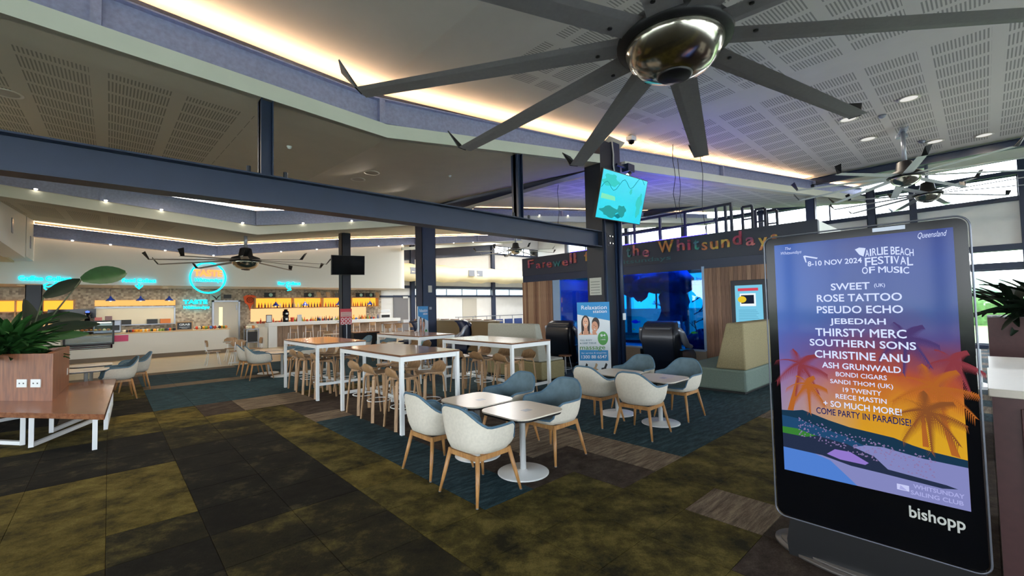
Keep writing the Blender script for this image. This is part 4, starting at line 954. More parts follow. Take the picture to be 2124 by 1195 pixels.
for k,(x,y,z1,z0,l) in enumerate(((10.7,5.3,5.85,3.9,'thin black cable hanging right of the television'),(11.6,5.6,5.75,3.53,'wavy black cable hanging over the sign letters'),(11.9,5.1,5.75,3.2,'straight black cable hanging over the end of the sign'),(10.4,9.0,5.85,4.3,'thin black cable hanging left of the clad column'))):
    q=MB(); n=9; q.tube([(x+.02*math.sin(i*1.9),y+.03*math.sin(i*1.3+k),lerp(z1,z0,i/n)) for i in range(n+1)],.008,5); tag(obj('hanging_cable',q,black,smooth=True),l,'cable')
q=MB(); q.tube([(11.6,8.2,3.62),(11.6,8.05,3.66),(11.65,7.85,3.66),(11.7,7.7,3.62)],.09,8); tag(obj('kayak_shape',q,navyl,smooth=True),'small navy rolled bundle lying on top of the aquarium box','bundle').name='rolled_bundle'
# info screen on the timber wall
t=thing('info_screen','framed information screen about fish on the timber wall','screen',(AX-.04,3.87,1.7))
q=MB(); q.box(AX-.09,AX-.032,3.46,4.29,1.08,2.26); obj('bezel',q,navyd,t,wp=True,bevel=.01)
si=emis('info_screen_image','#7fd0ee',.75); q=MB(); q.box(AX-.094,AX-.09,3.57,4.19,1.14,2.13); obj('display',q,si,t,wp=True)
q=MB(); q.box(AX-.097,AX-.094,3.66,4.12,1.99,2.06); obj('header_bar',q,emis('red_header','#d8485a',.8),t,wp=True)
text('lettering','REEF FISH OF THE BAY',(AX-.099,3.89,2.025),.4,.025,'-X',whm,t) if False else None
q=MB(); q.box(AX-.097,AX-.094,3.72,4.08,1.62,1.93); obj('photo_border',q,emis('pale_frame','#e6eef2',.9),t,wp=True)
q=MB(); q.box(AX-.0985,AX-.097,3.76,4.05,1.68,1.89); o=obj('fish_photo',q,emis('photo_dark','#1c2436',.8),t,wp=True)
q=MB(); q.poly([(AX-.1,4.03-.10*math.cos(a)*1-.0,1.785+.08*math.sin(a)) for a in [k*PI/8 for k in range(16)]]); obj('fish_print',q,emis('photo_yellow','#e8c832',.8),t,wp=True)
q=MB()
for k in range(9): q.box(AX-.096,AX-.0945,3.66+(k%3)*.03,4.12,1.2+k*.04,1.207+k*.04)
obj('text_lines',q,emis('text_line','#4a8fb0',.7),t,wp=True)
q=MB()
for k in range(9): a=-.9+k*.22; q.poly([(AX-.0965,3.72,1.15),(AX-.0965,3.72+.13*math.sin(a)-.012,1.15+.12*math.cos(a)),(AX-.0965,3.72+.13*math.sin(a)+.012,1.15+.12*math.cos(a))])
obj('anemone_print',q,emis('photo_pink','#d0609a',.8),t,wp=True)
# people-free seats behind: blue chairs and railing by the far wall
t=thing('handrail','thin steel handrail before the far white wall','railing',(17,20,0)); q=MB(); q.tube([(13.8,19.5,1.2),(22,19.8,1.2)][:1]+[(21.2,19.5,1.2)],.025,6); obj('rail',q,silver,t,wp=True)
for k in range(8): q=MB(); q.tube([(14+k*1.0,19.5,0),(14+k*1.0,19.5,1.2)],.02,6); obj('post',q,silver,t,wp=True)
bch=mat('blue_seat','#1d3a78',.5)
for k in range(8):
    q=MB(); q.box(14.4+k*.75,14.95+k*.75,18.6,18.7,.5,1.02); q.box(14.4+k*.75,14.95+k*.75,18.1,18.6,.42,.5); q.box(14.5+k*.75,14.55+k*.75,18.3,18.35,0,.42); q.box(14.8+k*.75,14.85+k*.75,18.3,18.35,0,.42); tag(obj('lounge_seat',q,bch),'blue waiting seat before the far handrail, %s from the left'%nth(k),'chair','blue waiting seats')
# =====================================================================
# BANNERS, TELEVISIONS, FANS
# =====================================================================
blu=mat('banner_blue','#1f86c4',.5); wht=mat('banner_white','#d3dade',.5); grn=mat('banner_green','#4f9a48',.5); gtx=mat('green_text','#4c8a3a',.5); skin=mat('skin_print','#c98f70',.5); hair=mat('hair_print','#2a1a16',.5); skin2=mat('skin_print_light','#dda98a',.5); tealx=mat('teal_text','#3a6a7a',.6)
wtx=mat('white_text','#e6eaee',.5)
def banner(loc,rz,label,H=1.8,Wd=.80):
    """pull-up banner, front faces local -Y"""
    t=thing('pull_up_banner',label,'banner',loc,rz)
    q=MB(); q.box(-Wd/2,Wd/2,-.01,.01,.06,H); obj('banner_sheet',q,wht,t); q=MB(); q.box(-Wd/2-.02,Wd/2+.02,-.1,.1,0,.06); q.tube([(0,.05,0),(0,.03,H)],.01,6); obj('stand',q,silver,t)
    f=-.0105
    def P(name,pts,mt_,d=0): q=MB(); q.poly([(x*Wd,f-d,z*H) for x,z in pts][::1],.0); obj(name,q,mt_,t)
    P('header_print',[(-.5,.835),(.5,.74),(.5,1.0),(-.5,1.0)],blu)
    def E(cx,cz,rx,rz_,mt_,d,nm): P(nm,[(cx+rx*math.cos(a),cz+rz_*math.sin(a)) for a in [k*PI/10 for k in range(20)]],mt_,d)
    E(-.25,.70,.135,.12,hair,.001,'woman_hair_print'); E(-.25,.72,.085,.075,skin2,.002,'woman_face_print'); P('woman_neck_print',[(-.32,.55),(-.18,.55),(-.2,.66),(-.3,.66)],skin,.0015); P('woman_shoulder_print',[(-.48,.55),(-.05,.55),(-.14,.60),(-.38,.60)],skin2,.0012)
    P('woman_hair_print_1',[(-.38,.56),(-.34,.56),(-.33,.72),(-.385,.7)],hair,.0018); P('woman_hair_print_2',[(-.13,.56),(-.17,.56),(-.165,.72),(-.115,.7)],hair,.0018)
    E(.06,.70,.12,.09,hair,.0011,'man_hair_print'); E(.03,.66,.10,.075,skin,.0021,'man_face_print'); P('man_shoulder_print',[(-.05,.55),(.1,.55),(.05,.6),(-.05,.6)],skin,.0013)
    for cx,cz in ((-.275,.735),(-.22,.735),(.01,.68),(.06,.665)): E(cx,cz,.012,.006,hair,.003,'eye_print')
    P('smile_print',[(-.285,.695),(-.215,.695),(-.235,.682),(-.265,.682)],whm,.003); P('smile_print_1',[(.0,.635),(.055,.625),(.04,.618),(.01,.622)],whm,.003)
    P('nose_print',[(-.255,.73),(-.24,.705),(-.265,.705)],skin,.0032)
    E(.27,.5,.16,.095,grn,.002,'price_badge'); P('box_print',[(-.46,.2),(.42,.19),(.42,.335),(-.46,.345)],blu,.001)
    for cx in (-.3,.0,.3):
        mm_=black if cx else mat('tan_print','#b59a78',.6) if 'tan_print' not in MATS else MATS['tan_print']
        P('chair_print',[(cx-.11,.05),(cx+.08,.04),(cx+.10,.075),(cx+.04,.09),(cx+.09,.14),(cx+.04,.165),(cx-.02,.1),(cx-.1,.095)],mm_,.001)
    R=(PI/2,0,0)
    def Tx(s,x,z,w_,h,mt_,b=0): 
        o=text('lettering',s,(0,0,0),w_*Wd,h*H,'-Y',mt_,None,bold=b); o.parent=t; o.location=(x*Wd,f-.004,z*H)
    Tx('Relaxation',.02,.925,.78,.055,wtx); Tx('station',.2,.87,.42,.042,wtx)
    Tx('FULL BODY',-.25,.475,.36,.022,tealx,.01); Tx('& DEEP TISSUE',-.19,.435,.5,.022,tealx,.01); Tx('massage',-.06,.375,.78,.062,gtx,.008)
    Tx('$4',.27,.54,.16,.035,wtx,.02); P('small_print',[(.18,.5),(.36,.5),(.36,.51),(.18,.51)],wtx,.002); P('small_print',[(.19,.475),(.35,.475),(.35,.487),(.19,.487)],wtx,.002)
    Tx('for service & enquiries',-.02,.3,.76,.026,wtx); Tx('1300 88 6547',-.03,.245,.78,.045,wtx,.01)
    return t
banner((8.86,6.62,0),-.80,'pull-up banner advertising a massage station, standing before the clad column')
banner((7.25,12.0,0),.5,'narrow distant massage banner left of the middle navy column',1.8,.62)
# hanging television
tvs=mat('tv_map_sea','#17b4c8',.3,emit=.75,emcol='#19b6cc',coat=.3)
def tv(name_l,TL,TR,BR,BL,img,label):
    c=(Vector(TL)+Vector(TR)+Vector(BR)+Vector(BL))/4; t=thing('television',label,'television',c)
    x=(Vector(TR)-Vector(TL)).normalized(); y=(Vector(TL)-Vector(BL)); y=(y-x*y.dot(x)).normalized(); n=x.cross(y)
    W_=((Vector(TR)-Vector(TL)).length+(Vector(BR)-Vector(BL)).length)/2; H_=((Vector(TL)-Vector(BL)).length+(Vector(TR)-Vector(BR)).length)/2
    M=Matrix((x,y,n)).transposed().to_4x4()
    q=MB(); q.box(-W_/2,W_/2,-H_/2,H_/2,-.06,0,M); obj('casing',q,black,t)
    q=MB(); q.box(-W_/2+.02,W_/2-.02,-H_/2+.02,H_/2-.02,0,.004,M); obj('display',q,img,t)
    q=MB(); q.box(-.25,.25,-.2,.2,-.12,-.06,M); q.tube([M@Vector((0,0,-.1)),M@Vector((0,.1,-.4))],.04,8); obj('wall_bracket',q,black,t)
    return t,M,W_,H_
t,M,W_,H_=tv('a',(8.4,5.85,4.91),(10.35,5.85,4.95),(10.38,6.15,3.83),(8.37,6.15,3.79),tvs,'hanging television showing a turquoise sea map on the clad column')
coast=emis('map_coast','#2fa0a0',.8); land=emis('map_land','#3fc6c0',.9); line=emis('map_line','#1f8a96',.7)
rnd=random.Random(2)
def isl(cx,cy,r,mt_,nm,d=.006,amp=.35,n=26):
    q=MB(); ph=[rnd.uniform(0,6) for _ in range(3)]
    q.poly([M@Vector((min(W_/2-.03,max(-W_/2+.03,cx+r[0]*(1+amp*math.sin(3*a+ph[0])*.6+amp*.5*math.sin(7*a+ph[1]))*math.cos(a))),min(H_/2-.03,max(-H_/2+.03,cy+r[1]*(1+amp*math.sin(4*a+ph[2])*.5)*math.sin(a))),d)) for a in [2*PI*k/n for k in range(n)]]); obj(nm,q,mt_,t)
isl(-.45,-.38,(.35,.13),coast,'island_print'); isl(.02,-.33,(.17,.16),coast,'island_print',.0065); isl(.3,.2,(.05,.07),land,'island_print'); isl(-.1,-.45,(.12,.05),line,'island_print',.007); isl(-.62,.35,(.3,.15),land,'island_print'); isl(.75,-.1,(.12,.3),land,'island_print')
q=MB(); q.tube([M@Vector((-.95+.1*i,.15+.12*math.sin(i*.9)+i*.02,.008)) for i in range(19)],.006,4); obj('coast_line_print',q,line,t)
q=MB(); q.poly([M@Vector(p) for p in ((-.9,.02,.0055),(-.35,.0,.0055),(-.3,-.1,.0055),(-.9,-.1,.0055))]); obj('sandbank_print',q,emis('map_sand','#7fe0b8',.9),t)
tv('b',(6.15,16.60,3.82),(7.45,16.60,3.86),(7.42,16.68,3.10),(6.12,16.68,3.08),blackg,'blank black television on the column before the bar')
# red poster on stand
t=thing('poster_stand','red and white poster on a slim metal stand before the bar','sign',(6.62,16.5,0)); q=MB(); q.box(-.22,.22,-.01,.01,1.18,1.78); obj('poster_sheet',q,mat('poster_red','#b23a48',.5),t); q=MB(); q.tube([(0.03,.02,0),(0.03,.02,1.2)],.02,8); q.lathe([(.15,0),(.15,.02)],seg=16); obj('stand',q,silver,t)
q=MB(); q.box(-.2,.2,-.014,-.0105,1.48,1.66); obj('text_panel',q,mat('poster_pink','#c9a9a4',.6),t)
q=MB()
for k in range(4): q.box(-.17,.17,-.016,-.0145,1.5+k*.04,1.51+k*.04)
obj('text_lines',q,mat('poster_text','#7a4048',.6),t)
for cx in (-.14,0,.14):
    for cz in (1.24,1.38):
        q=MB(); q.tube([(cx+.05*math.cos(a),-.012,cz+.05*math.sin(a)) for a in [k*PI/6 for k in range(12)]],.012,5,closed=True); obj('ring_print',q,wht,t)
# ceiling fans ------------------------------------------------
def make_fan(N,R,detail,label,loc,rz,rod,tilt=0,dome=.38):
    t=thing('ceiling_fan',label,'fan',loc,rz)
    q=MB(); q.lathe([(.0,-dome*.62),(.12,-dome*.60),(dome*.45,-dome*.56),(dome*.70,-dome*.46),(dome*.88,-dome*.28),(dome*.97,-dome*.08),(dome,.0),(dome*.98,.02)],seg=40 if detail else 20); obj('dome',q,chrome,t,True)
    q=MB(); q.lathe([(.0,-dome*.645),(.11,-dome*.64),(.125,-dome*.60),(.11,-dome*.57)],seg=24); obj('dome_cap',q,black,t,True)
    q=MB(); q.lathe([(dome*.9,.01),(dome+.05,.015),(dome+.06,.06),(dome+.0,.14),(.2,.2),(.16,.42),(.1,.45)],seg=32 if detail else 16); obj('motor_housing',q,fand,t,True)
    q=MB(); q.tube([(0,0,.4),(0,0,rod)],.05,12); obj('down_rod',q,silver if not detail else fand,t,True)
    q=MB(); q.box(-.35,.35,-.08,.08,rod-.03,rod); q.lathe([(.13,rod-.1),(.13,rod-.03)],(.25,0,0),12); obj('ceiling_mount',q,silver,t)
    # blade along +X, slight airfoil twist
    r0=dome*.75; n=6; top=[];
    def sec(x,w_,tw,z):
        pts=[]; c,s=math.cos(tw),math.sin(tw)
        for (u,v) in ((-.5,0),(-.2,.014),(.2,.016),(.5,.0),(.2,-.004),(-.2,-.002)):
            y=u*w_; zz=v; pts.append(Vector((x,y*c-zz*s,y*s+zz*c+z)))
        return pts
    rows=[sec(lerp(r0,R,i/n),lerp(.235,.17,i/n),lerp(.08,.05,i/n)+tilt,.05-.12*(i/n)) for i in range(n+1)]
    q=MB(); q.grid(rows,True); q.f.append(tuple(range(6))); q.f.append(tuple(n*6+k for k in range(6))[::-1]); q.mi+=[0,0]; bm=q.mesh('blade',fanb)
    q=MB(); a=rows[-1]; e1=a[3]; e0=a[3].lerp(a[0],.62); t1=e1+Vector((.10,.07,.20)); t0=e0+Vector((.15,.05,.17)); h=Vector((.01,0,-.006)); q.add([e0,e1,t1,t0,e0+h,e1+h,t1+h,t0+h],[(0,1,2,3),(7,6,5,4),(0,4,5,1),(1,5,6,2),(2,6,7,3),(3,7,4,0)]); wm=q.mesh('winglet',black)
    bolt=MB().lathe([(.0,-.02),(.016,-.018),(.018,.0)],seg=8).mesh('bolt',black)
    for k in range(N):
        a=2*PI*k/N; o=link('blade',bm,t); o.rotation_euler=(0,0,a); o2=link('winglet',wm,o)
        if detail:
            for bx,by in ((r0+.28,-.05),(r0+.28,.05),(r0+.45,-.05)): link('bolt',bolt,o,(bx,by,.055+by*.3))
    return t
fan=make_fan(10,2.45,True,'huge ceiling fan with polished dome and ten grey blades, nearest the viewer',(2.99,1.45,3.60),math.radians(127.5),2.2,dome=.345)
q=MB(); q.lathe([(.345,.012),(.39,.02),(.39,.05),(.345,.06)],seg=40); obj('hub_ring',q,fand,fan,True)
make_fan(10,2.45,False,'ceiling fan hanging from a long rod near the upper right windows',(15.2,1.25,4.85),.2,1.25,dome=.33)
make_fan(10,2.45,False,'second ceiling fan behind, close to the window wall',(19.6,1.1,5.05),.45,1.05,dome=.33)
make_fan(10,2.35,False,'ceiling fan above the cafe tables left of the bar',(3.11,15.6,3.30),.1,1.0,dome=.38)
make_fan(8,2.2,False,'small distant ceiling fan near the far corner windows',(16.3,17.27,4.75),.3,1.0,dome=.3)
# dome cameras etc
t=thing('security_camera','white dome security camera beside the clad column top','camera',(10.35,6.3,6.15)); q=MB(); q.box(-.12,.12,-.1,.1,0,.12); obj('camera_body',q,whm,t,bevel=.02); q=MB(); q.lathe([(.0,-.1),(.07,-.07),(.09,0)],seg=16); obj('camera_dome',q,blackg,t,True)
t=thing('spot_lamp','small lit spot lamp on the bracket above the television','light',(10.0,6.2,5.15)); q=MB(); q.lathe([(.05,-.06),(.05,.08)],seg=12,M=Matrix.Rotation(1.0,4,'Y')); obj('lamp_body',q,fand,t); q=MB(); q.lathe([(.045,-.07),(.045,-.062)],seg=12,M=Matrix.Rotation(1.0,4,'Y')); obj('lamp_lens',q,dl_e,t)
# duct
t=thing('air_duct','long yellowish fabric air duct running along the far wall','duct',(18,24.0,3.95)); q=MB(); rows=[]
for i in range(57): x=12.6+i*.22; rr=.52+.04*math.sin(i*.5)+.02*math.sin(i*1.7); rows.append([Vector((x-18,rr*math.cos(a),rr*math.sin(a)+.02*math.sin(i*.6))) for a in [2*PI*k/20 for k in range(20)]])
q.grid(rows,True); obj('duct_skin',q,mat('duct_fabric','#efe8c4',.5),t,True)
for x in (13.6,18.0,18.7): q=MB(); q.box(x-18-.25,x-18+.25,-.56,-.5,-.12,.28); obj('grille',q,silver,t)
# =====================================================================
# KIOSK
# =====================================================================
KX=3.45; t=thing('advertising_kiosk','tall black advertising kiosk with a bright festival screen','kiosk',(KX,.55,0)); K=t
def rr(y0,y1,z0,z1,r,x,n=6):
    P=[]
    for cy,cz,s in ((y1-r,z1-r,0),(y0+r,z1-r,1),(y0+r,z0+r,2),(y1-r,z0+r,3)):
        for k in range(n+1): a=(s+k/n)*PI/2; P.append((x,cy+r*math.cos(a),cz+r*math.sin(a)))
    return P
q=MB(); q.poly(rr(.045,1.045,.27,2.185,.05,KX),.14,(1,0,0)); obj('cabinet',q,blackg,t,wp=True)
q=MB(); P=rr(.035,1.055,.26,2.195,.06,KX-.004); q.tube(P,.005,6,closed=True); obj('chrome_edge',q,edgem,t,True,wp=True)
q=MB(); q.poly([(KX+.015,.05,.0),(KX+.015,.99,.0),(KX+.015,1.0,.10),(KX+.015,.97,.28),(KX+.015,.06,.28)],.12,(1,0,0)); obj('pedestal',q,black,t,wp=True)
q=MB(); q.poly([(KX+.24+.30*math.cos(a),.55+.585*math.sin(a),0) for a in [k*2*PI/40 for k in range(40)]],.02); q.poly([(KX+.24+.27*math.cos(a),.55+.55*math.sin(a),.02) for a in [k*2*PI/40 for k in range(40)]],.015); obj('foot_plate',q,mat('foot_grey','#5c5855',.4,.4),t,True,wp=True)
# screen picture
m=bpy.data.materials.new('kiosk_picture'); m.use_nodes=True; n_=m.node_tree; b=n_.nodes['Principled BSDF']; g=n_.nodes.new('ShaderNodeNewGeometry'); s_=n_.nodes.new('ShaderNodeSeparateXYZ'); n_.links.new(g.outputs['Position'],s_.inputs[0])
def Mth(op,a,b_,c=None):
    k=n_.nodes.new('ShaderNodeMath'); k.operation=op
    for i,v in enumerate((a,b_,c)):
        if v is None: continue
        if isinstance(v,(int,float)): k.inputs[i].default_value=v
        else: n_.links.new(v,k.inputs[i])
    return k.outputs[0]
z=Mth('DIVIDE',Mth('SUBTRACT',s_.outputs[2],.58),1.555); nz=n_.nodes.new('ShaderNodeTexNoise'); nz.inputs['Scale'].default_value=3.2; nz.inputs['Detail'].default_value=5; n_.links.new(g.outputs['Position'],nz.inputs[0])
zz=Mth('ADD',z,Mth('MULTIPLY',Mth('SUBTRACT',nz.outputs[0],.5),.22))
ra=n_.nodes.new('ShaderNodeValToRGB'); n_.links.new(zz,ra.inputs[0]); e=ra.color_ramp.elements
e[0].position=.2; e[0].color=S('#e0a818'); e[1].position=.98; e[1].color=S('#2a3f8e')
for p,c in ((.30,'#dc9a1a'),(.38,'#cf7a22'),(.45,'#b4502e'),(.53,'#7a3f5e'),(.62,'#54488a'),(.74,'#34529a'),(.86,'#2c4a9c')): k=e.new(p); k.color=S(c)
# left side bluer
yl=Mth('MULTIPLY',Mth('SUBTRACT',s_.outputs[1],.55),1.3); rb=n_.nodes.new('ShaderNodeMix'); rb.data_type='RGBA'; n_.links.new(Mth('MULTIPLY',Mth('MAXIMUM',yl,0.0),Mth('GREATER_THAN',z,.1)),rb.inputs[0]); n_.links.new(ra.outputs[0],rb.inputs[6]); rb.inputs[7].default_value=S('#3f78d8')
b.inputs['Base Color'].default_value=(0.01,.01,.012,1); b.inputs['Roughness'].default_value=.08; b.inputs['Specular IOR Level'].default_value=.14; n_.links.new(rb.outputs[2],b.inputs['Emission Color']); b.inputs['Emission Strength'].default_value=.70
q=MB(); q.box(KX-.003,KX-.0005,.10,.99,.58,2.135); obj('screen',q,m,t,wp=True)
def em(n,c,s=.85): return emis('screen_'+n,c,s*.82)
def SP(name,pts,mt_,d): q=MB(); q.poly([(KX-.003-d,y,z) for y,z in pts]); return obj(name,q,mt_,t,wp=True)
def sy(px): return .99-(px)*.89      # 0..1 left to right
def sz(v): return .58+v*1.555        # 0..1 bottom to top
def pts(L): return [(sy(a),sz(b)) for a,b in L]
SP('sea_print',pts([(0,0),(1,0),(1,.17),(.72,.185),(.4,.21),(0,.15)]),em('sea','#8f93cf',.8),.0004)
SP('sea_print_1',pts([(0,0),(.45,0),(.3,.08),(0,.13)]),em('sea2','#5486dc',.85),.0005)
SP('hill_print',pts([(0,.12),(0,.262),(.08,.266),(.14,.274),(.2,.264),(.3,.246),(.42,.23),(.55,.222),(.66,.215),(.75,.198),(.85,.185),(1,.176),(1,.15),(.8,.155),(.6,.172),(.45,.165),(.2,.14)]),em('hill','#1c3a52',.85),.0007)
SP('hill_print_1',pts([(0,.12),(0,.24),(.1,.235),(.25,.21),(.4,.19),(.5,.165),(.3,.13)]),em('hill2','#25507a',.8),.0009)
SP('headland_print',pts([(0,.1),(0,.17),(.2,.175),(.4,.16),(.55,.13),(.62,.09),(.9,.075),(.95,.068),(.88,.06),(.6,.07),(.42,.075),(.25,.095)]),em('head','#2a3550',.8),.0011)
SP('field_print',pts([(0,.162),(0,.19),(.1,.19),(.22,.172),(.15,.16)]),em('field','#3f8a3a',.8),.0013)
SP('marina_print',pts([(.28,.105),(.33,.13),(.42,.13),(.52,.1),(.5,.09),(.36,.092)]),em('marina','#9a7fd8',.85),.0014)
rnd=random.Random(9)
q=MB()
for k in range(240):
    a=rnd.uniform(.1,.85); b0=.262-.11*a-rnd.uniform(.01,.09); q.poly([(KX-.0046,sy(a),sz(b0)),(KX-.0046,sy(a+.012),sz(b0+.001)),(KX-.0046,sy(a+.006),sz(b0+.006))]) 
q2=obj('town_print',q,em('town','#a08ac0',.7),t,wp=True); q2['kind']='stuff'
def frond(cx,cz,L,ang,mt_,d,nm='palm_frond_print'):
    q=MB(); ca,sa=math.cos(ang),math.sin(ang)
    for s in range(22):
        f=s/21; bx=cx+ca*L*f; bz=cz+sa*L*f*.6-.035*f*f
        for sgn in (-1,1):
            a2=ang+sgn*1.0; l=L*.34*(1-f*.6); q.poly([(KX-.003-d,sy(bx),sz(bz)),(KX-.003-d,sy(bx+.006),sz(bz+.004)),(KX-.003-d,sy(bx+math.cos(a2)*l),sz(bz+math.sin(a2)*l*.6-.015))])
    o=obj(nm,q,mt_,t,wp=True)
fo=em('frond_orange','#bf6c2e',.8); fr=em('frond_red','#94404a',.8); fb=em('frond_brown','#93572f',.8); fp=em('frond_plum','#54427a',.8)
for a in range(7): frond(.13,.47,.17,a*.9,fr,.0016)
for a in range(7): frond(.17,.385,.13,a*.9+.3,fo,.0017)
for a in range(8): frond(.86,.42,.2,a*.8+.2,fo,.0016)
for a in range(8): frond(.82,.33,.18,a*.8,fb,.0018)
for a in range(7): frond(.74,.60,.16,a*.9+.1,fp,.0015)
for a in range(6): frond(.95,.52,.14,a*1.05,fr,.0015)
SP('palm_trunk_print',pts([(.80,.2),(.83,.2),(.815,.33),(.80,.33)]),fo,.0012); SP('palm_trunk_print',pts([(.93,.185),(.97,.18),(.90,.33),(.885,.33)]),fo,.0012)
SP('palm_trunk_print',pts([(.04,.265),(.08,.266),(.14,.44),(.125,.44)]),fo,.0012)
kw=emis('kiosk_text','#c9d4f4',.95); kn=emis('kiosk_text_navy','#12205e',.8)
def px2(x,y,crop): 
    return (1560+x/3.145,440+y/3.145) if crop==3 else (1560+x/2.88,780+y/2.88)
def k2w(px,py):
    d=_r*((px-1062)/903.8)-_u*((py-597.5)/903.8)+_f; s=KX/d.x; return (d.y*s,1.75+d.z*s)
def KT(s,x0,x1,y,h,crop=3,mt_=kw,bold=.017,nm='lettering',shear=0):
    y0,z0=k2w(*px2(x0,y,crop)); y1,z1=k2w(*px2(x1,y,crop)); ym,zm=k2w(*px2((x0+x1)/2,y,crop)); _,zt=k2w(*px2((x0+x1)/2,y-h/2,crop)); _,zb=k2w(*px2((x0+x1)/2,y+h/2,crop))
    text(nm,s,(KX-.0065,(y0+y1)/2,zm),abs(y0-y1),zt-zb,'-X',mt_,t,bold=bold,ext=0,shear=shear)
KT('8-10 NOV 2024',364,718,328,34)
KT('SWEET',514,768,487,46); KT('(UK)',797,868,478,30,bold=.01)
for s,a,b_,y,h in (('ROSE TATTOO',423,978,560,50),('PSEUDO ECHO',423,985,638,50),('JEBEDIAH',514,880,715,50),('THIRSTY MERC',417,1008,792,52),('SOUTHERN SONS',378,1070,864,48),('CHRISTINE ANU',412,1030,943,52),('ASH GRUNWALD',460,973,1015,40)): KT(s,a,b_,y,h)
KT('BONDI CIGARS',547,878,1070,30,bold=.01); KT('SANDI THOM (UK)',513,920,1121,36,bold=.01)
KT('19 TWENTY',540,768,94,28,4,bold=.01); KT('REECE MASTIN',502,803,137,28,4,bold=.01); KT('+ SO MUCH MORE!',430,893,190,36,4,bold=.012); KT('COME PARTY IN PARADISE!',388,948,243,38,4,kn,.012)
KT('Queensland',1073,1265,148,44,bold=0,shear=.4); KT('The',212,250,240,18,bold=0,shear=.4); KT('Whitsundays',185,320,266,26,bold=0,shear=.4)
KT('WHITSUNDAY',965,1268,690,26,4,emis('faint_text','#a4a6dc',.85),.02); KT('SAILING CLUB',950,1262,728,26,4,MATS['faint_text'],.02)
y0,z0=k2w(*px2(865,640,4)); y1,z1=k2w(*px2(940,690,4)); SP('club_flag_print',[(y0,z0),(y1,z0-.0),(y1,z1),(y0,z1)],emis('flag_white','#c2c6ee',.85),.003); SP('club_sail_print',[(lerp(y0,y1,.3),lerp(z0,z1,.15)),(lerp(y0,y1,.85),lerp(z0,z1,.9)),(lerp(y0,y1,.2),lerp(z0,z1,.85))],MATS['faint_text'],.0035)
# arched festival logo: letters set one by one on a wave
def arc(s,x0,x1,yc,h0,h1,amp,skew=0):
    wts=[{'I':.45,' ':.45,'M':1.25}.get(c,1.0) for c in s]; tot=sum(wts); acc=0
    for ch,wt in zip(s,wts):
        a=x0+(x1-x0)*acc/tot; b_=a+(x1-x0)*wt*.9/tot; u=(acc+wt/2)/tot; acc+=wt
        if ch==' ': continue
        if ch=='I': b_=a+(b_-a)*.8
        KT(ch,a,b_,yc-amp*math.sin(PI*u)+skew*(u-.5),lerp(h0,h1,math.sin(PI*u)),bold=.012,nm='logo_letter')
arc('AIRLIE BEACH',738,1058,272,44,52,18,-4); arc('FESTIVAL',735,1052,330,58,48,16,-6); arc('OF MUSIC',718,1030,385,46,40,8,-2)
SP('board_fin_print',[k2w(*px2(a,b_,3)) for a,b_ in ((672,245),(700,232),(742,236),(728,290),(700,278))],kw,.0035)
SP('sail_print',[k2w(*px2(a,b_,3)) for a,b_ in ((335,288),(345,284),(430,298),(425,306),(350,294),(358,330),(350,328))],kw,.0035)
wm=mat('kiosk_logo','#b8b9b4',.5); KT('bishopp',940,1272,850,92,4,wm,.02)
y0,z0=k2w(1832,476); q=MB(); q.box(KX-.012,KX-.001,y0-.1,y0+.05,z0-.012,z0+.012); obj('sensor_bar',q,silver,t,wp=True)
# right-hand counters and planter behind the kiosk
t=thing('service_cabinet','dark maroon cabinet with pale stone top at the right edge','cabinet',(4.5,-.4,0)); q=MB(); q.box(4.06,5.2,-1.6,-.005,0,1.12); obj('carcass',q,redd,t,wp=True); q=MB(); q.box(4.04,5.22,-1.62,.01,1.12,1.17); obj('worktop',q,laminate,t,wp=True,bevel=.006)
q=MB(); q.box(4.045,4.06,-1.5,-.12,.06,1.06); obj('door_panel',q,redd,t,wp=True,bevel=.004)
q=MB(); q.box(4.5,4.75,-.42,-.2,1.17,1.175); tag(obj('dark_tray',q,black),'dark square grille on the pale stone cabinet top','tray')
t=thing('service_cabinet','second maroon counter with pale top behind the first at the right','cabinet',(7.2,-.6,0)); q=MB(); q.box(6.9,8.3,-1.5,-.02,0,.92); obj('carcass',q,redd,t,wp=True); q=MB(); q.box(6.87,8.33,-1.55,.0,.92,.97); obj('worktop',q,laminate,t,wp=True)
t=thing('planter_box','dark red planter box near the window wall at right','planter',(11,-.4,0)); q=MB(); q.box(10.9,12.3,-1.35,-.02,.55,1.38); obj('box',q,redd,t,wp=True); q=MB(); q.box(11.0,12.2,-1.25,-.1,0,.55); obj('plinth',q,whm2,t,wp=True)
t=thing('broad_leaf_plant','dark broad leaved plant growing from the red planter','plant',(11.4,-.55,1.38)); rnd=random.Random(21); LB=leafmesh(.8,.16,.35).mesh('leaf',green2,True)
for k in range(70):
    a=rnd.uniform(0,2*PI); e=rnd.uniform(-.2,1.2); o=link('leaf',LB,t); b0=Vector((rnd.uniform(-.2,.2),rnd.uniform(-.3,.3),rnd.uniform(0,.25))); aim(o,b0,b0+Vector((math.cos(a)*math.cos(e),math.sin(a)*math.cos(e),math.sin(e))),rnd.uniform(-.6,.6)); s=rnd.uniform(.6,1.1); o.scale=(s,s,s)
t=thing('white_armchair','white folding armchair between kiosk and right planter','chair',(9.3,.22,0),.4); q=MB(); q.box(-.25,.25,-.25,.25,.42,.46); obj('seat',q,whm,t); q=MB(); q.box(.2,.26,-.25,.25,.46,.95); obj('backrest',q,whm,t)
for sx in (-1,1):
    for sy in (-1,1): q=MB(); q.bar((sx*.22,sy*.22,0),(sx*.22,sy*.22,.42),.03); obj('leg',q,silver,t)
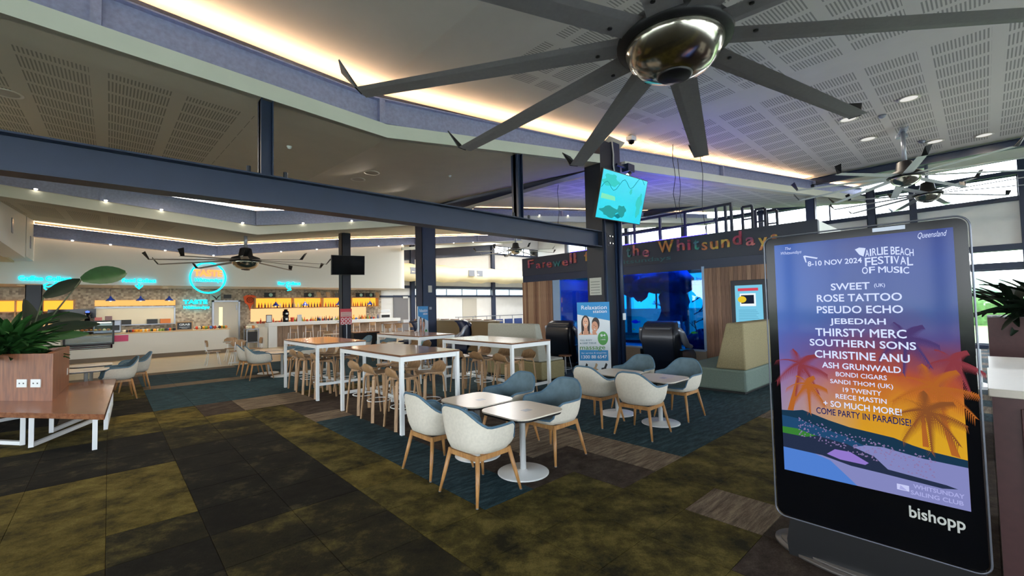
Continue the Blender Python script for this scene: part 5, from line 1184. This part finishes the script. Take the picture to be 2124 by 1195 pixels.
# =====================================================================
# CAFE
# =====================================================================
cw_=mat('counter_white','#c9c5b8',.35); kick=mat('kick_brown','#6f5f4c',.6)
t=thing('coffee_counter','long white coffee counter with a timber kickboard','counter',(0,22.6,0))
q=MB(); q.box(-6,3.85,22.45,23.2,.16,1.0); obj('front_panel',q,cw_,t,wp=True); q=MB(); q.box(-6,3.8,22.5,23.2,0,.16); obj('kickboard',q,kick,t,wp=True); q=MB(); q.box(-6,3.9,22.42,23.25,1.0,1.04); obj('worktop',q,mat('oak_top','#c9a978',.4),t,wp=True)
q=MB(); q.box(.15,.55,22.435,22.45,.72,.96); obj('pink_poster',q,mat('pink_print','#c23a66',.5),t,wp=True)
q=MB()
for k in range(3): q.box(-1.2,.1,22.43,22.45,.50+k*.0,.64)
obj('pink_strip',q,MATS['pink_print'],t,wp=True)
q=MB(); q.box(-1.15,.05,22.425,22.43,.53,.545); q.box(-1.15,.05,22.425,22.43,.59,.605); obj('strip_text',q,wht,t,wp=True)
q=MB(); q.box(-6,-1.25,22.2,22.4,1.04,1.1); q.box(-6,-1.25,22.0,22.4,.6,.9); obj('lower_shelf',q,cw_,t,wp=True)
t=thing('display_case','glass pastry display case on the coffee counter','display case',(-.55,22.5,.66))
q=MB(); 
for x in (-1.18,.12): q.box(x-.03,x+.03,22.36,22.4,.66,1.52); q.box(x-.03,x+.03,22.9,22.94,.66,1.5)
q.box(-1.2,.14,22.36,22.94,1.48,1.54); q.box(-1.2,.14,22.36,22.42,.64,.70); obj('case_frame',q,black,t,wp=True)
q=MB(); q.box(-1.15,.09,22.37,22.375,.7,1.48); obj('pane',q,glassc,t,wp=True); q=MB(); q.box(-1.18,.12,22.92,22.93,.68,1.5); obj('case_back',q,mat('case_brown','#3a2c20',.6),t,wp=True)
for z in (.72,.92,1.14): q=MB(); q.box(-1.15,.09,22.42,22.9,z,z+.015); obj('shelf',q,silver,t,wp=True)
q=MB(); q.box(-1.1,.05,22.42,22.45,1.455,1.475); obj('case_lamp',q,emis('case_light','#fff0c8',6),t,wp=True)
food=[mat('pastry_%d'%k,c,.7) for k,c in enumerate(('#d8b878','#c08a4a','#e6d8a8','#a86a3a','#d8c8b0'))]
rnd=random.Random(4); fm=[]
for k in range(5): q=MB(); blob(q,(0,0,.035),(.055,.05,.04),8,5,k); fm.append(q.mesh('pastry',food[k],True))
for z in (.735,.935,1.155):
    for k in range(10): tag(link('pastry',fm[rnd.randrange(5)],None,(-1.08+k*.118,22.55+rnd.uniform(-.06,.06),z)),'small pastry on the %s shelf of the display case, %s from the left'%({.735:'bottom',.935:'middle',1.155:'top'}[z],nth(k)),'pastry','pastries in the display case')
# menu board, coffee things
def simple(name,label,cat,mb_,mt_,group=None,smooth=False): return tag(obj(name,mb_,mt_,None,smooth),label,cat,group)
t=thing('menu_board','small black menu board reading GRAB in a wooden frame on the counter','sign',(2.3,22.6,1.04)); q=MB(); q.box(-.28,.28,-.02,.02,0,.36); obj('board_frame',q,plyedge,t); q=MB(); q.box(-.24,.24,-.026,-.02,.04,.32); obj('slate',q,black,t); text('lettering','GRAB',(2.3,22.57,1.27),.36,.09,'-Y',wtx,t,bold=.03); q=MB(); q.box(-.17,.17,-.029,-.026,.12,.135); q.box(-.1,.1,-.029,-.026,.08,.09); obj('text_lines',q,wtx,t)
bm_=[]
cols=['#c8452f','#e0a32a','#3a6ab0','#d8d0b8','#6a8a3a','#7a3a2a','#222a3a','#c97a3a']
bmats=[mat('bottle_%d'%k,c,.25) for k,c in enumerate(cols)]
for k in range(8): bm_.append(MB().lathe([(.035,0),(.036,.14),(.014,.2),(.014,.26)],seg=8).mesh('bottle',bmats[k],True))
jar=[MB().lathe([(.05,0),(.05,.09),(.03,.1)],seg=8).mesh('jar',bmats[k],True) for k in range(8)]
rnd=random.Random(8)
for k in range(34): tag(link('jar',jar[rnd.randrange(8)],None,(.35+k*.056+rnd.uniform(-.01,.01),22.95+rnd.uniform(-.1,.1),1.04)),'small coloured jar on the coffee counter, %s from the left'%nth(k),'jar','jars on the coffee counter')
for k in range(14): q=MB(); x=2.75+k*.08; blob(q,(0,0,.07),(.06,.06,.07),7,5,k); tag(link('snack_bag',q.mesh('snack_bag',bmats[(k*3)%8],True),None,(x,22.8+rnd.uniform(-.12,.12),1.04)),'coloured snack bag at the coffee counter end, %s from the left'%nth(k),'snack','snack bags at the counter end')
t=thing('coffee_machine','silver coffee machine behind the display case','coffee machine',(.0,23.05,1.04)); q=MB(); q.box(-.45,.35,-.2,.2,.0,.5); obj('body',q,silver,t,bevel=.03); q=MB(); q.box(-.4,.3,-.22,-.2,.1,.3); obj('front_panel',q,black,t)
t=thing('coffee_grinder','black coffee grinder on the pastry case','grinder',(-.6,22.7,1.54)); q=MB(); q.lathe([(.08,0),(.08,.16),(.05,.18),(.1,.3)],seg=12); obj('body',q,blackg,t,True); q=MB(); q.lathe([(.05,.3),(.06,.36),(0,.38)],seg=12); obj('lid',q,emis('blue_lamp','#5a78ff',1.5),t,True)
for k,x in enumerate((-.95,-.3,-.02)): q=MB(); q.box(x-.1,x+.1,22.5,22.7,1.54,1.62+.04*k); simple('tray','small tray of goods on top of the pastry case, %s from the left'%nth(k),'tray',q,bmats[(k*5+3)%8],'trays on the pastry case')
# amber shelf panels left and hatch hood
t=thing('amber_shelf','orange backlit shelf unit behind the coffee counter at left','shelf',(-4,24.8,1.3)); 
for (z0,z1,mt_) in ((1.95,2.35,amber),(1.2,1.55,wallglow)): q=MB(); q.box(-6,-1.05,24.93,24.95,z0,z1); obj('light_or_glow_panel',q,mt_,t,wp=True)  # lower panel is wall glow put into emissive colour, no lamp
for z in (2.37,1.93,1.57,1.18): q=MB(); q.box(-6,-1.0,24.6,24.95,z-.015,z+.015); obj('shelf_board',q,plyedge,t,wp=True)
for x in (-5.2,-3.9,-3.2,-2.6,-1.9,-1.05): q=MB(); q.box(x-.015,x+.015,24.6,24.95,1.18,2.38); obj('divider',q,plyedge,t,wp=True)
q=MB(); q.box(-1.75,-.4,24.5,24.56,1.62,2.0); simple('wall_screen','blank black screen beside the orange shelf','screen',q,blackg)
t=thing('serving_hatch','steel serving hatch with an amber lit hood in the tile wall','hatch',(.9,24.9,1.3)); q=MB(); q.box(-.45,2.2,24.85,24.95,2.02,2.08); q.box(-.45,-.4,24.85,24.95,1.3,2.05); q.box(2.15,2.2,24.85,24.95,1.3,2.05); q.box(-.45,2.2,24.7,24.95,1.28,1.32); obj('frame',q,silver,t,wp=True)
q=MB(); q.box(-.4,2.15,24.93,24.96,1.32,2.02); obj('steel_back',q,mat('brushed_steel','#b8ab92',.35,.5),t,wp=True); q=MB(); q.box(-.45,2.2,24.96,24.97,2.12,2.36); obj('hood_glow',q,emis('hood_amber','#ffb868',1.0),t,wp=True)
for x,c,cn in ((-.1,cw_,'white'),(.33,black,'left black'),(1.2,black,'right black'),(1.65,mat('orange_oven','#b8682a',.5),'orange')): q=MB(); q.box(x,x+.36,24.6,24.85,1.32,1.52); simple('appliance','small %s kitchen appliance standing in the serving hatch'%cn,'appliance',q,c,'appliances in the hatch')
lampb=mat('cobalt_enamel','#1f3f9e',.35)
def pendant(x,y,z,label,g):
    t=thing('pendant_lamp',label,'lamp',(x,y,z),0,g); q=MB(); q.lathe([(.03,.2),(.04,.14),(.08,.1),(.15,.03),(.16,0),(.13,.0)],seg=16); obj('lamp_shade',q,lampb,t,True); q=MB(); q.tube([(0,0,.2),(0,0,2.84-z)],.006,5); obj('flex',q,black,t); q=MB(); q.lathe([(.0,-.02),(.05,0),(.04,.03)],seg=10); obj('bulb',q,dl_e,t,True)
for k,x in enumerate((.03,.98,1.95)): pendant(x,24.6,2.32,'round cobalt blue lamp above the serving hatch, %s from the left'%nth(k),'blue lamps above the serving hatch')
for k,x in enumerate((5.95,7.3,9.0,10.75)): pendant(x,23.4,2.0,'cobalt blue pendant lamp over the bar, %s from the left'%nth(k),'blue pendant lamps over the bar')
# door in tile wall
t=thing('door_3','grey kitchen door with a narrow glass slit in the tile wall','door',(4.1,24.9,0),0,None,'structure'); q=MB(); q.box(3.65,4.65,24.85,24.95,0,2.25); obj('door_leaf',q,greyl,t,wp=True); q=MB(); q.box(3.58,3.65,24.82,24.98,0,2.32); q.box(4.65,4.72,24.82,24.98,0,2.32); q.box(3.58,4.72,24.82,24.98,2.25,2.32); obj('door_frame',q,silver,t,wp=True); q=MB(); q.box(3.85,4.0,24.84,24.85,1.1,2.0); obj('glass_slit',q,emis('slit_light','#fff0c0',1.0),t,wp=True); q=MB(); q.box(4.55,4.6,24.82,24.85,1.85,2.1); obj('hinge',q,silver,t,wp=True)
q=MB(); q.box(4.05,4.35,24.85,24.95,2.42,2.6); simple('exit_box','small black sign box above the kitchen door','sign',q,black)
t=thing('wall_ornament','orange diamond shaped rope ornament on the tile wall','ornament',(5.15,24.85,2.2)); orx=mat('orange_rope','#d8561e',.6); q=MB(); q.poly([(-.28,0,.3),(-.15,0,.38),(.15,0,.38),(.28,0,.3),(.22,0,.0),(.08,0,-.12),(0,0,-.4),(-.08,0,-.12),(-.22,0,.0)],.04,(0,1,0)); obj('panel',q,orx,t); q=MB(); q.tube([(.14*math.cos(a),-.03,.14+.14*math.sin(a)) for a in [k*PI/6 for k in range(12)]],.02,6,closed=True); q.tube([(.06*math.cos(a),-.03,.14+.06*math.sin(a)) for a in [k*PI/6 for k in range(12)]],.012,6,closed=True); obj('rope_ring',q,mat('orange_dark','#8a3414',.6),t,True)
q=MB(); q.tube([(-.1,0,.38),(0,0,.45),(.1,0,.38)],.012,6); obj('hanger',q,black,t)
# neon signs
ncy=emis('neon_cyan','#19d8f4',2.2); nor=emis('neon_orange','#ff8f4a',1.8)
def neon(s,x0,x1,z,y,h,label,arrow=None):
    t=thing('neon_sign',label,'neon sign',((x0+x1)/2,y,z)); text('lettering',s,((x0+x1)/2,y-.04,z),x1-x0,h,'-Y',ncy,t,bold=.035,ext=.02)
    if arrow:
        q=MB(); q.tube([(a,-.04,b_) for a,b_ in arrow],.03,6); a,b_=arrow[-1]; c,d=arrow[-2]; v=Vector((a-c,0,b_-d)).normalized(); n=Vector((-v.z,0,v.x)); e=Vector((a,-.04,b_))
        q.tube([e-v*.13+n*.11,e,e-v*.13-n*.11],.03,6); obj('arrow',q,ncy,t,True)
neon('Coffee Collect',-2.3,-1.02,3.06,22.28,.17,'cyan neon sign reading Coffee Collect with an arrow bending left',[(.28,-.1),(.22,-.22),(.08,-.28),(-.08,-.26)])
neon('Food Collect',.33,1.34,3.05,22.28,.15,'cyan neon sign reading Food Collect with an arrow pointing down',[(0,-.1),(0,-.32)])
neon('Bar Collect',5.74,6.72,3.04,22.28,.14,'cyan neon sign reading Bar Collect with an arrow bending right',[(-.12,-.08),(-.1,-.2),(.08,-.3)])
t=thing('neon_sign','round neon ring around the orange word TASTE on the bulkhead','neon sign',(3.05,22.2,3.22)); q=MB(); q.tube([(.62*math.cos(a),0,.64*math.sin(a)) for a in [k*PI/24 for k in range(48)]],.035,8,closed=True); obj('ring',q,ncy,t,True)
text('lettering','TASTE',(3.05,22.17,3.4),1.0,.28,'-Y',nor,t,bold=.04,ext=.02); text('lettering','Whitsundays',(3.05,22.17,3.12),.98,.2,'-Y',ncy,t,bold=.03,ext=.02,shear=.3)
q=MB(); q.bar((0,.02,.7),(0,.1,.7),.03); q.bar((-.5,.05,-.2),(.5,.05,-.2),.02); obj('mounting_bar',q,silver,t)
t=thing('neon_sign','cyan neon words TASTE Whitsundays on the tile wall','neon sign',(2.93,24.85,2.15)); text('lettering','TASTE',(2.93,24.82,2.25),.92,.2,'-Y',ncy,t,bold=.05,ext=.02); text('lettering','Whitsundays',(2.95,24.82,2.0),1.0,.18,'-Y',ncy,t,bold=.04,ext=.02,shear=.3)
t=thing('bird_ornament','small black bird silhouette on a pale panel beside the neon','ornament',(3.72,24.8,2.5)); q=MB(); q.box(-.22,.2,.05,.09,-.15,.3); obj('panel',q,mat('pale_teal','#8fb4ae',.6),t); q=MB(); q.poly([(-.2,0,.1),(-.03,0,.0),(.03,0,-.08),(.06,0,.0),(.22,0,.12),(.08,0,-.06),(.02,0,-.16),(-.05,0,-.06)],.02,(0,1,0)); obj('bird',q,black,t)
# bar back shelves
t=thing('bar_shelf','long orange backlit bar shelf filled with bottles','shelf',(8.6,24.8,1.3))
q=MB(); q.box(5.35,11.8,24.93,24.96,1.95,2.42); obj('light_or_glow_panel',q,amber,t,wp=True); q=MB(); q.box(5.2,11.2,24.93,24.96,1.25,1.88); obj('light_or_glow_panel',q,wallglow,t,wp=True)  # second panel stands for the glowing wall below, emission instead of lit paint
for z in (2.43,1.9): q=MB(); q.box(5.3,11.85,24.55,24.96,z-.02,z+.02); obj('shelf_board',q,plyedge,t,wp=True)
for x in (5.33,7.1,8.6,10.2,11.82): q=MB(); q.box(x-.02,x+.02,24.55,24.96,1.9,2.43); obj('divider',q,plyedge,t,wp=True)
rnd=random.Random(12)
for k in range(44): x=5.5+k*.142; tag(link('bottle',bm_[rnd.choice((6,6,7,5,0,3,4))],None,(x,24.7+rnd.uniform(-.08,.08),1.92)),'small bottle on the upper orange bar shelf, %s from the left'%nth(k),'bottle','bottles on the bar shelf')
t=thing('back_counter','low counter behind the bar under the orange shelf','counter',(8,24.6,0)); q=MB(); q.box(5.0,11.9,24.3,24.92,0,1.15); obj('carcass',q,cw_,t,wp=True)
for k in range(52): x=5.3+k*.12; m_=rnd.randrange(8); tag(link('bottle',(jar if rnd.random()<.5 else bm_)[m_],None,(x,24.5+rnd.uniform(-.12,.12),1.15)),'bottle or jar on the counter behind the bar, %s from the left'%nth(k),'bottle','bottles behind the bar')
for k,x in enumerate((6.0,7.9,9.55,10.75,11.35)): 
    t=thing('black_frame_sign','black box sign with a round logo above the bar shelf, %s from the left'%nth(k),'sign',(x,24.7,2.46),0,'black box signs above the bar shelf'); q=MB(); q.box(-.25,.25,-.03,.03,0,.24); obj('box',q,black,t); q=MB(); q.lathe([(.09,0),(.09,.01)],seg=16,M=Matrix.Translation((.04,-.032,.12))@Matrix.Rotation(PI/2,4,'X')); obj('round_logo',q,mat('mint_logo','#9fc4b4',.5) if 'mint_logo' not in MATS else MATS['mint_logo'],t)
for k,x in enumerate((8.45,8.95,11.85)): q=MB(); q.add([Vector((x+a,24.7,2.46+b_)) for a,b_ in ((-.1,0),(.1,0),(.05,.28),(-.16,.28))]+[Vector((x+a,24.73,2.46+b_)) for a,b_ in ((-.1,0),(.1,0),(.05,.28),(-.16,.28))],[(0,1,2,3),(7,6,5,4),(0,4,5,1),(3,2,6,7),(1,5,6,2),(0,3,7,4)]); simple('wooden_plaque','tilted pale wooden plaque above the bar shelf, %s from the left'%nth(k),'sign',q,plyedge,'wooden plaques above the bar shelf')
# bar counter
t=thing('bar_counter','long bar counter with thick white top and timber slat front','counter',(8.5,23.6,0))
bw=wood('bar_front_wood','#7f6a58','#97806c','Z',.55,3)
q=MB(); q.box(5.62,12.6,23.35,24.0,1.02,1.2); obj('worktop',q,whm,t,wp=True,bevel=.01); q=MB(); q.box(5.62,6.0,23.35,24.0,0,1.02); obj('end_panel',q,whm,t,wp=True)
for k in range(22): q=MB(); q.box(6.0+k*.298,6.29+k*.298,23.62-(k%3)*.004,23.66,0,1.02); obj('front_board',q,bw,t,wp=True)
q=MB(); q.box(5.15,5.6,23.4,23.45,0,1.0); q.box(5.15,5.2,23.45,23.9,0,1.0); obj('side_gate',q,cw_,t,wp=True)
q=MB(); q.box(8.9,9.1,23.34,23.35,1.09,1.13); obj('brand_plate',q,silver,t,wp=True).name='small_plate'
t=thing('trolley','dark open trolley with boxes left of the bar','trolley',(4.95,23.6,0)); q=MB(); q.box(-.25,.25,-.3,.3,.9,.95); q.box(-.25,.25,-.3,.3,.3,.33); 
for sx in (-1,1):
    for sy in (-1,1): q.box(sx*.24-.02,sx*.24+.02,sy*.28-.02,sy*.28+.02,0,.95)
obj('frame',q,silver,t); q=MB(); q.box(-.2,.2,-.25,.25,.36,.8); obj('dark_crate',q,black,t)
for k in range(7): q=MB(); blob(q,(0,0,.07),(.08,.07,.08),7,5,k); tag(link('paper_bag',q.mesh('paper_bag',bmats[(3,3,7,3,5,3,1)[k]],True),None,(4.75+(k%4)*.12,23.4+(k//4)*.2,.95)),'crumpled paper bag on the trolley, %s row, %s from the left'%(('front','rear')[k//4],nth(k%4)),'bag','paper bags on the trolley')
t=thing('drinks_dispenser','black drinks dispenser on the left end of the bar','dispenser',(6.45,23.6,1.2)); q=MB(); q.lathe([(.13,0),(.14,.25),(.12,.3),(.15,.34),(.14,.52),(.08,.56),(.1,.62),(0,.64)],seg=16); obj('body',q,blackg,t,True); q=MB(); q.box(-.05,.05,-.17,-.14,.1,.2); q.box(-.04,.06,-.17,-.14,.38,.46); obj('label_plate',q,wht,t)
q=MB(); q.lathe([(.07,0),(.09,.22),(.06,.22)],(6.75,23.6,1.2),12); simple('red_cup','red plastic tumbler stack beside the drinks dispenser','cup',q,bmats[0])
q=MB(); q.box(7.0,7.2,23.6,23.68,1.2,1.55); simple('white_box','upright white box on the bar','box',q,whm)
t=thing('picture_frame','small black framed notice standing on the left end of the bar','frame',(5.7,23.6,1.2)); q=MB(); q.box(-.13,.13,-.01,.01,0,.38); obj('frame',q,black,t); q=MB(); q.box(-.105,.105,-.013,-.01,.03,.35); obj('paper',q,wht,t)
rnd=random.Random(31)
for k in range(46): x=7.35+k*.105; tag(link('bar_item',jar[rnd.randrange(8)] if rnd.random()<.7 else bm_[rnd.randrange(8)],None,(x,23.65+rnd.uniform(-.12,.12),1.2)),'small coloured jar or bottle standing on the bar, %s from the left'%nth(k),'jar','goods standing on the bar').name='jar'
t=thing('beer_tap','espresso machine with stacked cups at the right end of the bar','coffee machine',(11.7,23.6,1.2)); t.name='espresso_machine'; q=MB(); q.box(-.35,.3,-.22,.22,.0,.3); obj('body',q,whm,t,bevel=.03); q=MB(); q.box(-.3,.25,-.2,.2,.34,.5); obj('cup_stack',q,wht,t,bevel=.02); q=MB(); q.box(-.28,.23,-.225,-.2,.05,.2); obj('front_panel',q,black,t)
# bar stools against the bar
for k,x in enumerate((6.6,7.3,8.0,8.8,9.7,10.6)): place(tl0,'tl',(x,22.95,0),PI/2,'white framed bar stool against the timber bar front, %s from the left'%nth(k),'white framed stools at the bar')
q=MB(); q.box(7.25,8.35,17.3,17.75,0,.78); simple('black_bin_cabinet','low black bin cabinet right of the dark bar column','cabinet',q,black)
for dx in (0,.56): q=MB(); q.box(7.27+dx,7.78+dx,17.28,17.77,.78,.82); simple('bin_lid','dark brown %s lid on the low black bin cabinet'%('right' if dx else 'left'),'lid',q,tabw,'lids of the bin cabinet')
# small things: sprinkler heads / smoke detectors
for k,(x,y,z) in enumerate(((6.2,8.9,None),(2.3,8.2,None))):
    z=zs1(x,y)-.01; q=MB(); q.lathe([(.0,-.05),(.03,-.04),(.045,0)],(x,y,z),10); simple('sprinkler','tiny sprinkler head in the low soffit, %s the middle column'%('just left of' if k==0 else 'farther left of'),'sprinkler',q,whm,'sprinklers in the low soffit',True)
for x,y,ww in ((13.9,1.5,'nearer'),(16.9,1.0,'farther')): q=MB(); q.lathe([(.0,-.08),(.06,-.06),(.09,0)],(x,y,zc0(x)),14); simple('smoke_detector','small round smoke detector on the upper ceiling, the %s one'%ww,'detector',q,silver,'smoke detectors on the upper ceiling',True)
# ---------------- room lamps (downlights, plus fill lamps added to brighten the hall) ----------------
def lamp(x,y,z,e,size=.3,col=(1,.86,.68),rot=(0,0,0)):
    l=bpy.data.lights.new('downlight_or_fill_lamp','AREA'); l.shape='DISK'; l.size=size; l.energy=e; l.color=col; o=bpy.data.objects.new('downlight_or_fill_lamp',l); COL.objects.link(o); o.location=(x,y,z); o.rotation_euler=rot
for x,y in ((-2.3,23.0),(.2,23.0),(1.75,23),(3.0,23.2),(7.4,23.2),(9.8,23.2)): lamp(x,y,2.84,25)
for x,y in ((0,17.5),(5,17.5),(9.5,18.0)): lamp(x,y,at(F2,x).z+.2,110,.5)  # fill lamps added over the cafe bay, no fixtures there
for x,y,z in ((15,20,5.6),(19,21,6),(14,16,5.4),(23.5,21.5,6.5)): lamp(x,y,z,240,.5,(1,.98,.96))  # fill lamps added to brighten the far white walls
for x,y,z in ((17,9,5.7),(17,13,5.7),(16.5,5.5,5.7)): lamp(x,y,z,260,.5,(1,.97,.92))  # fill lamps added to light the dim space behind the aquarium box
for x,y in ((-.5,9.5),(4.3,9.5),(6.5,12),(1,12.5)): lamp(x,y,zs1(x,y)-.05,60,.4)  # fill lamps added under the low soffit, apart from its fittings
for x,y in ((13.2,.95),(13.5,2.1),(17.2,.75),(17.6,-.2),(15.5,2.0),(11.8,-1.6)): lamp(x,y,zc0(x)-.06,20)
